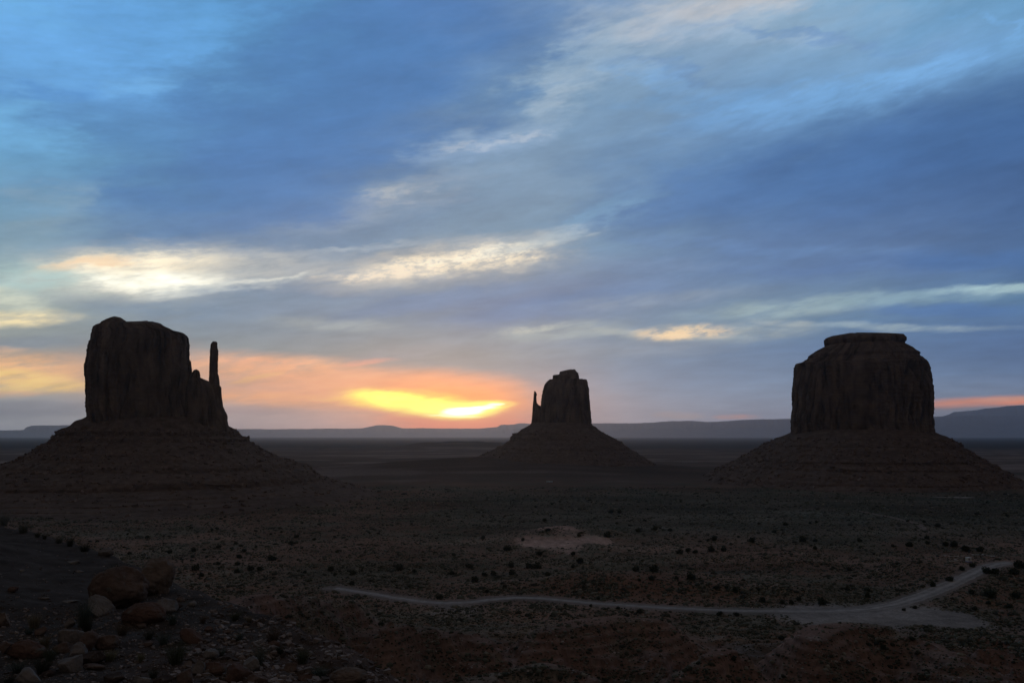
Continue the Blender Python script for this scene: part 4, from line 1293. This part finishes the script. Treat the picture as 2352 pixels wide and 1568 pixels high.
BOULDERS = [
 (263, 1360, 116, 90, 'brown', 'big rounded red-brown boulder, largest rock on the near slope', dict(cuts=6, hard=.78, sink=.1, depth=.8)),
 (347, 1328, 82, 86, 'tan', 'tall rough cracked tan boulder right behind the big rounded one', dict(cuts=14, hard=.55)),
 (228, 1399, 78, 34, 'pale', 'tilted pale grey slab leaning under the big rounded boulder', dict(cuts=8, tilt=-32, sink=.05)),
 (326, 1413, 88, 52, 'red', 'red-brown boulder wedged below the big rounded one', dict(cuts=6, hard=.75)),
 (372, 1392, 64, 42, 'grey', 'rough grey rock right of the wedged red-brown boulder', dict(cuts=13, hard=.55)),
 (243, 1268, 34, 22, 'grey', 'grey-brown rock on the crest right of the bushes', {}),
 (165, 1291, 27, 10, 'pale', 'pale oval stone lying on the smooth dark slope', {}),
 (50, 1310, 12, 7, 'pale', 'small pale stone on the dark slope, left of the oval one', {}),
 (183, 1311, 17, 6, 'pale', 'small flat pale stone just under the oval stone', {}),
 (27, 1353, 20, 13, 'red', 'small blocky red stone alone near the left edge of the dark slope', {}),
 (101, 1373, 22, 5, 'grey', 'thin flat grey stone low on the dark slope', {}),
 (160, 1380, 36, 5, 'pale', 'long thin pale stone left of the pale slab', {}),
 (4, 1424, 26, 36, 'tan', 'tan rock cut off by the left edge of the picture', {}),
 (441, 1386, 19, 13, 'pale', 'pale egg-shaped stone right of the rough grey rock', dict(cuts=3, hard=.85)),
 (158, 1429, 28, 24, 'grey', 'round grey rock left of the tall teal bush', {}),
 (92, 1451, 26, 24, 'brown', 'brown rock beside the straw-coloured grass on the left', {}),
 (158, 1462, 52, 36, 'grey', 'speckled grey rock under the tall teal bush', dict(cuts=10)),
 (199, 1474, 38, 50, 'brown', 'upright brown rock right of the speckled grey rock', dict(cuts=10)),
 (175, 1496, 38, 42, 'grey', 'tan-grey wedge rock in the middle of the near rock pile', dict(cuts=8, tilt=12)),
 (240, 1475, 50, 36, 'brown', 'grey-brown rounded rock right of the upright brown rock', dict(cuts=6)),
 (12, 1488, 30, 30, 'brown', 'brown rock at the left edge beside the long red-brown one', {}),
 (60, 1494, 74, 42, 'red', 'long red-brown boulder near the lower left corner', dict(cuts=9, tilt=-14)),
 (140, 1489, 44, 28, 'brown', 'brown block behind the tan-grey wedge rock', {}),
 (205, 1512, 58, 34, 'dark', 'dark red block under the upright brown rock', {}),
 (152, 1526, 60, 38, 'grey', 'squat grey boulder between the dark bush and the rock pile', dict(cuts=9)),
 (70, 1554, 56, 32, 'pale', 'pale grey boulder at the bottom edge, far left', dict(cuts=8, tilt=-18)),
 (212, 1531, 50, 15, 'brown', 'flat brown slab below the dark red block', {}),
 (437, 1462, 60, 34, 'red', 'sloping red-brown slab right of the dark teal bushes', dict(cuts=8, tilt=-25)),
 (482, 1502, 38, 25, 'pale', 'pale rounded rock in front of the sloping red slab', dict(cuts=4, hard=.8)),
 (577, 1526, 40, 46, 'pale', 'pale grey pointed rock beside the teal-grey bush', dict(cuts=9, tilt=-14)),
 (451, 1532, 32, 36, 'grey', 'grey rock standing below the pale rounded rock', {}),
 (668, 1532, 32, 24, 'brown', 'small brown rock between the two green bushes on the right', {}),
 (325, 1562, 44, 20, 'pale', 'pale flat rock cut off by the bottom edge', {}),
 (489, 1534, 64, 30, 'red', 'red-brown flat-topped block in the row along the bottom', dict(cuts=12, hard=.5)),
 (546, 1545, 60, 48, 'red', 'red-brown layered block beside the pale pointed rock', dict(cuts=12, hard=.5)),
 (800, 1556, 84, 36, 'tan', 'smooth pinkish boulder at the bottom edge, far right of the near slope', dict(cuts=3, hard=.85, sink=.1)),
 (424, 1552, 38, 40, 'brown', 'brown angular rock along the bottom left of the red blocks', {}),
 (270, 1470, 18, 9, 'grey', 'small grey stone right of the grey-brown rounded rock', {}),
 (322, 1437, 28, 14, 'brown', 'low brown rock under the wedged red-brown boulder', {}),
 (229, 1441, 12, 6, 'pale', 'small pale stone under the pale slab', {}),
 (307, 1525, 10, 6, 'pale', 'tiny pale stone in front of the yellow tuft', {}),
 (478, 1444, 22, 14, 'red', 'small red stone on the crest above the sloping slab', {}),
 (292, 1420, 18, 18, 'grey', 'grey stone between the pale slab and wedged boulder', {}),
 (590, 1558, 50, 24, 'brown', 'brown slab at the bottom edge under the pale pointed rock', {}),
 (398, 1508, 26, 16, 'grey', 'half-buried grey rock under the dark teal bush', {}),
 (108, 1545, 30, 18, 'dark', 'dark rock beside the pale boulder in the bottom left corner', {}),
 (262, 1556, 54, 22, 'dark', 'dark reddish slab on the bottom edge left of the pale flat rock', {}),
 (372, 1560, 40, 20, 'dark', 'dark stone on the bottom edge right of the pale flat rock', {}),
 (404, 1392, 26, 18, 'dark', 'dark brown stone behind the pale egg-shaped stone', {}),
 (415, 1375, 20, 12, 'brown', 'little brown stone on the crest right of the cracked tan boulder', {}),
 (340, 1478, 22, 12, 'brown', 'brown stone among the teal bushes in the middle of the slope', {}),
 (628, 1478, 30, 18, 'red', 'red stone on the crest between the dry bush and the green one', {}),
 (520, 1450, 22, 12, 'brown', 'small brown stone on the crest under the crest bushes', {}),
 (700, 1556, 36, 18, 'red', 'red flat stone on the bottom edge left of the pinkish boulder', {}),
]
for px, py, w, h, kd, lb, kw in BOULDERS:
    boulder(px, py, w, h, kd, lb, **kw)

# ------------------------------------------------------------------ near shrubs and grass tufts
SHC = {'teal': (.085, .110, .095), 'dark': (.050, .058, .045), 'green': (.080, .095, .062), 'tan': (.21, .18, .125), 'dry': (.13, .10, .075), 'grey': (.13, .145, .125), 'yellow': (.20, .19, .115)}


def tuft_mesh(seed, n, spread, stiff, col, blade, leaves):
    """thin curved blades from one root, unit width 2 and height about 1.6"""
    r = np.random.default_rng(seed)
    vs, fs, cs = [], [], []
    for _ in range(n):
        a = r.uniform(0, 2 * pi); lean = r.uniform(.05, 1) ** .7 * spread
        ln = r.uniform(.55, 1.08); d = np.array([cos(a), sin(a)])
        root = d * r.uniform(0, .32)
        side = np.array([-d[1], d[0]]) if r.uniform() < .5 else np.array([r.normal(), r.normal()])
        side = side / np.linalg.norm(side)
        w = blade * r.uniform(.6, 1.5)
        t = np.array([0, .4, .75, 1.0])
        out = lean * (t ** 1.4); up = np.sqrt(np.maximum(0, 1 - (lean * .62 * t) ** 2)) * t * (1 - .25 * lean * t * (1 - stiff))
        wob = r.normal(size=2) * .07
        base = len(vs)
        tn = r.uniform(.55, 1.5); cc = np.array(col) * tn
        for k in range(4):
            c = root + d * out[k] * ln * .95 + wob * t[k]
            ww = w * (1 - .8 * t[k])
            vs.append([c[0] + side[0] * ww, c[1] + side[1] * ww, up[k] * ln * 1.5]); vs.append([c[0] - side[0] * ww, c[1] - side[1] * ww, up[k] * ln * 1.5])
            cs += [cc * (.8 + .3 * t[k])] * 2
        for k in range(3):
            fs.append([base + 2 * k, base + 2 * k + 1, base + 2 * k + 3, base + 2 * k + 2])
        for _l in range(leaves):
            k = r.uniform(.35, 1.0)
            c = np.array([*(root + d * np.interp(k, t, out) * ln * .95 + wob * k), np.interp(k, t, up) * ln * 1.5])
            u = r.normal(size=3); u /= np.linalg.norm(u); v = np.cross(u, r.normal(size=3)); v /= np.linalg.norm(v)
            s = blade * r.uniform(2.2, 4.5)
            b = len(vs)
            vs += [list(c), list(c + u * s + v * s * .35), list(c + u * s * 2.0), list(c + u * s - v * s * .35)]
            fs.append([b, b + 1, b + 2, b + 3]); cs += [cc * r.uniform(.8, 1.35)] * 4
    return np.array(vs), np.array(fs), np.array(cs)


TUFT = {}
def shrub(px, py, w, h, kind, label, name='sagebrush'):
    grassy = kind in ('tan', 'yellow')
    seed = int(px + py) % 4
    key = (kind, seed)
    if key not in TUFT:
        v, f, c = tuft_mesh(seed * 11 + len(kind), 420 if grassy else 300, .75 if grassy else .95, .3, SHC[kind], .0085 if grassy else .007, 0 if grassy else 5)
        me_o = mesh_obj(name, v, f, M_grass, smooth=False, cols=c)
        TUFT[key] = me_o.data; o = me_o
    else:
        o = bpy.data.objects.new(name, TUFT[key]); COL.objects.link(o)
    P, ok = hit([px], [py + h * .42]); p = P[0]; k = math.hypot(p[0], p[1]) / F
    o.name = name
    o.location = (p[0], p[1], p[2] - .02)
    o.rotation_euler = (0, 0, random.uniform(0, 6.28))
    o.scale = (w * k * .52, w * k * .5, h * k * .62)
    tag(o, label, 'grass tuft' if grassy else 'shrub', 'dry grass tufts on the near slope' if grassy else 'shrubs on the near slope')


SHRUBS = [
 (8, 1193, 36, 34, 'grey', 'grey-green bush at the left edge, highest on the crest'),
 (54, 1211, 40, 28, 'grey', 'round grey-green bush on the crest beside the leftmost one'),
 (86, 1227, 22, 14, 'dark', 'low dark bush on the crest under the round grey-green one'),
 (102, 1231, 18, 14, 'dark', 'small dark bush on the crest, right of the low dark one'),
 (136, 1238, 32, 22, 'grey', 'tan-green bush on the crest above the oval stone'),
 (160, 1243, 28, 26, 'dark', 'dark upright bush touching the tan-green crest bush'),
 (194, 1256, 42, 24, 'dark', 'wide dark bush on the crest left of the grey-brown rock'),
 (270, 1306, 76, 26, 'dark', 'wide dark bush growing behind the big rounded boulder'),
 (192, 1410, 54, 68, 'teal', 'tall teal bush in front of the pale grey slab'),
 (200, 1430, 42, 44, 'dark', 'dark lower half of brush under the tall teal bush'),
 (78, 1428, 44, 34, 'tan', 'straw-coloured grass tuft on the left side of the slope'),
 (66, 1448, 30, 18, 'teal', 'small teal bush under the straw-coloured tuft'),
 (102, 1474, 40, 30, 'tan', 'pale grass tuft left of the speckled grey rock'),
 (68, 1474, 26, 22, 'green', 'green bush behind the long red-brown boulder'),
 (114, 1502, 46, 34, 'green', 'green bush right of the long red-brown boulder'),
 (98, 1526, 62, 48, 'dark', 'broad dark bush beside the squat grey boulder'),
 (40, 1530, 50, 34, 'teal', 'teal bush in the lower left corner'),
 (252, 1505, 50, 26, 'yellow', 'yellow-green tuft right of the dark red block'),
 (324, 1509, 30, 24, 'yellow', 'small yellow tuft in the middle of the slope'),
 (280, 1444, 48, 32, 'dry', 'dry brown bush under the wedged red-brown boulder'),
 (396, 1419, 36, 34, 'teal', 'teal bush right below the rough grey rock'),
 (342, 1456, 34, 26, 'dark', 'dark bush left of the larger dark teal one'),
 (376, 1465, 44, 34, 'teal', 'dark teal bush left of the sloping red slab'),
 (404, 1498, 78, 58, 'green', 'largest dark green bush in the middle of the near slope'),
 (540, 1413, 44, 26, 'green', 'green bush on the crest, right of the pale egg-shaped stone'),
 (571, 1421, 26, 20, 'tan', 'tan tuft right next to the crest green bush'),
 (465, 1420, 28, 26, 'dry', 'dry bush on the crest left of the crest green bush'),
 (550, 1459, 26, 28, 'teal', 'small teal bush below the crest green bush'),
 (628, 1455, 52, 38, 'dry', 'dry brown bush on the crest toward the right'),
 (595, 1502, 54, 58, 'grey', 'teal-grey bush above the pale pointed rock'),
 (694, 1504, 60, 46, 'green', 'round green bush toward the right end of the near slope'),
 (735, 1540, 64, 32, 'teal', 'teal bush left of the pinkish boulder at the bottom'),
 (509, 1495, 32, 22, 'teal', 'small teal bush right of the pale rounded rock'),
 (643, 1488, 36, 28, 'dark', 'dark bush between the dry crest bush and round green one'),
 (352, 1545, 36, 24, 'dark', 'dark bush on the bottom edge beside the pale flat rock'),
 (20, 1560, 36, 24, 'dark', 'dark bush cut off by the bottom left corner'),
]
for px, py, w, h, kd, lb in SHRUBS:
    shrub(px, py, w, h, kd, lb, 'grass_tuft' if kd in ('tan', 'yellow') else 'shrub')

# ------------------------------------------------------------------ vendor stands on the knoll at the right
M_white = make_mat('white_paint', (.78, .79, .80), n_scale=2, n_amt=.06, rough=.6)
M_blue = make_mat('blue_paint', (.10, .16, .42), n_scale=2, n_amt=.08, rough=.6)
M_yellow = make_mat('faded_yellow_paint', (.55, .50, .28), n_scale=2, n_amt=.08, rough=.6)
M_black = make_mat('dark_interior', (.02, .02, .022), n_scale=2, n_amt=.1)
M_wood = make_mat('weathered_wood', (.12, .085, .065), n_scale=3, n_amt=.25)


def boxes(name, bl, mat, parent=None):
    """bl: (x0, x1, y0, y1, z0, z1)"""
    vs, fs = [], []
    for b in bl:
        o = len(vs)
        for x in b[0:2]:
            for y in b[2:4]:
                for z in b[4:6]: vs.append((x, y, z))
        fs += [[o, o + 1, o + 3, o + 2], [o + 4, o + 6, o + 7, o + 5], [o, o + 4, o + 5, o + 1], [o + 2, o + 3, o + 7, o + 6], [o, o + 2, o + 6, o + 4], [o + 1, o + 5, o + 7, o + 3]]
    o = mesh_obj(name, vs, np.array(fs), mat, parent, smooth=False)
    m = o.modifiers.new('bevel', 'BEVEL'); m.width = .02; m.segments = 2
    return o


def spot(px, py):
    p = hit([px], [py])[0][0]
    return (float(p[0]), float(p[1]), float(p[2]))


kp = spot(2225, 1290)
k = empty('kiosk', kp, radians(18))
tag(k, 'small white and blue vendor kiosk with a dark serving hatch on the knoll at right', 'kiosk')
# walls round a hatch on the front, base band, roof lip, counter
boxes('wall', [(-1.4, -1.32, -1.0, 1.0, .55, 2.75), (1.32, 1.4, -1.0, 1.0, .55, 2.75), (-1.318, 1.318, .92, 1.0, .55, 2.75), (.45, 1.318, -1.0, -.92, .55, 2.75), (-1.318, -1.0, -1.0, -.92, .55, 2.75), (-.998, .448, -1.0, -.92, .55, 1.25), (-.998, .448, -1.0, -.92, 2.35, 2.75)], M_white, k)
boxes('side_panel', [(-1.43, -1.402, -.5, .4, 1.0, 2.2)], M_yellow, k)
boxes('base_band', [(-1.45, 1.45, -1.05, 1.05, .08, .548)], M_blue, k)
boxes('roof', [(-1.6, 1.6, -1.25, 1.2, 2.752, 2.98)], M_white, k)
boxes('counter', [(-1.0, .45, -1.35, -1.003, 1.18, 1.248)], M_white, k)
boxes('interior', [(-1.2, 1.2, .5, .85, .56, 2.7)], M_black, k)


def table(px, py, label, mat, L=1.7, wd=.8, hgt=.78, rz=.15, bench=False, group='white vendor tables'):
    t = empty('table', spot(px, py), rz)
    tag(t, label, 'table', group)
    boxes('tabletop', [(-L / 2, L / 2, -wd / 2, wd / 2, hgt - .06, hgt)], mat, t)
    for sx in (-1, 1):
        for sy in (-1, 1):
            boxes('leg', [(sx * (L / 2 - .1) - .035, sx * (L / 2 - .1) + .035, sy * (wd / 2 - .08) - .035, sy * (wd / 2 - .08) + .035, -.05, hgt - .062)], M_wood, t)
    if bench:
        for sy in (-1, 1):
            boxes('bench', [(-L / 2, L / 2, sy * (wd / 2 + .38) - .14, sy * (wd / 2 + .38) + .14, .40, .45)], mat, t)


for px, py, lb in [(2171, 1279, 'white-topped table at the far left end of the vendor rails'), (2195, 1288, 'white-topped table in front, left of the kiosk'), (2235, 1276, 'white-topped table just right behind the kiosk roof'),
                   (2257, 1276, 'white-topped table midway along the right vendor rail'), (2283, 1279.5, 'white-topped table at the far right end of the vendor rails')]:
    table(px, py, lb, M_white, L=1.9, wd=1.1, hgt=1.1)
for px, py, lb in [(2212, 1287, 'dark wooden picnic table touching the left side of the kiosk'), (2248, 1284, 'dark wooden picnic table right of the kiosk'), (2262, 1287, 'dark wooden picnic table above the road end'),
                   (2276, 1289, 'dark wooden picnic table farthest right by the road end'), (2269, 1276.5, 'dark wooden table on the right vendor rail')]:
    table(px, py, lb, M_wood, L=1.9, wd=.8, hgt=.8, bench=True, group='dark picnic tables')


def rail(p0, p1, label, n, hgt=.75):
    a, b = np.array(spot(*p0)), np.array(spot(*p1))
    t = empty('rail_fence', tuple(a)); tag(t, label, 'fence', 'white rail fences at the vendor lot')
    d = b - a; n = max(2, n)
    pts = [a + d * i / (n - 1) for i in range(n)]
    for p in pts: p[2] = float(ground_z(p[0], p[1]))
    v, f = tube([(q - a) + [0, 0, hgt] for q in pts], [.17] * n, 8)
    mesh_obj('rail', v, f, M_white, t)
    for q in pts:
        v, f = tube([(q - a) + [0, 0, -.2], (q - a) + [.001, 0, hgt - .12]], [.08, .07], 8)
        mesh_obj('post', v, f, M_wood, t)


rail((2177, 1278.5), (2203, 1278.3), 'long white rail running right from the left white table', 6)
rail((2206, 1278), (2216, 1278.3), 'short white rail between the dark post and kiosk', 3)
rail((2180, 1289.5), (2207, 1288.3), 'low front white rail left of the kiosk', 6, .5)
rail((2238, 1275.5), (2249, 1275.5), 'short white rail right behind the kiosk', 3)
rail((2265, 1277), (2280, 1279), 'white rail ending at the far right white table', 4)
pp = spot(2205, 1278)
po = empty('post', pp); tag(po, 'single dark upright post standing above the long white rail', 'post')
v, f = tube([(0, 0, -.2), (0.02, 0, 1.4), (0, 0, 2.3)], [.22, .2, .12], 8); mesh_obj('shaft', v, f, M_wood, po)

tp_ = spot(1262, 1108)
tr = empty('trailer', tp_, radians(4)); tag(tr, 'distant pale blue-white trailer on the plain under the middle butte', 'trailer')
M_pale = make_mat('pale_blue_paint', (.50, .62, .70), n_scale=1, n_amt=.06, rough=.5)
boxes('body', [(-5.5, 5.5, -1.6, 1.6, .7, 3.0)], M_pale, tr)
boxes('roof', [(-5.7, 5.7, -1.75, 1.75, 3.003, 3.3)], M_white, tr)
boxes('window', [(-3.5, -2.0, -1.64, -1.603, 1.7, 2.5)], M_black, tr)
boxes('window', [(2.0, 3.5, -1.64, -1.603, 1.7, 2.5)], M_black, tr)
for sx in (-1, 1):
    v, f = tube([(sx * 2.5, -1.5, .35), (sx * 2.5, 1.5, .35)], [.4, .4], 14); mesh_obj('wheel', v, f, M_black, tr)

# ------------------------------------------------------------------ haze
def build_haze():
    lo, hi, s = -40.0, 1900.0, 66000.0
    v = np.array([[x, y, z] for x in (-s, s) for y in (-s, s) for z in (lo, hi)])
    f = np.array([[0, 1, 3, 2], [4, 6, 7, 5], [0, 4, 5, 1], [2, 3, 7, 6], [0, 2, 6, 4], [1, 5, 7, 3]])
    m = bpy.data.materials.new('haze_air'); m.use_nodes = True
    nt = m.node_tree; nt.nodes.clear()
    pv = nt.nodes.new('ShaderNodeVolumePrincipled'); out = nt.nodes.new('ShaderNodeOutputMaterial')
    pv.inputs['Color'].default_value = (.74, .85, 1.0, 1)
    pv.inputs['Density'].default_value = 1.8e-5
    pv.inputs['Anisotropy'].default_value = .70
    nt.links.new(pv.outputs[0], out.inputs['Volume'])
    m.cycles.homogeneous_volume = True
    o = mesh_obj('haze', v, f, m, smooth=False)
    tag(o, kind='stuff')


build_haze()
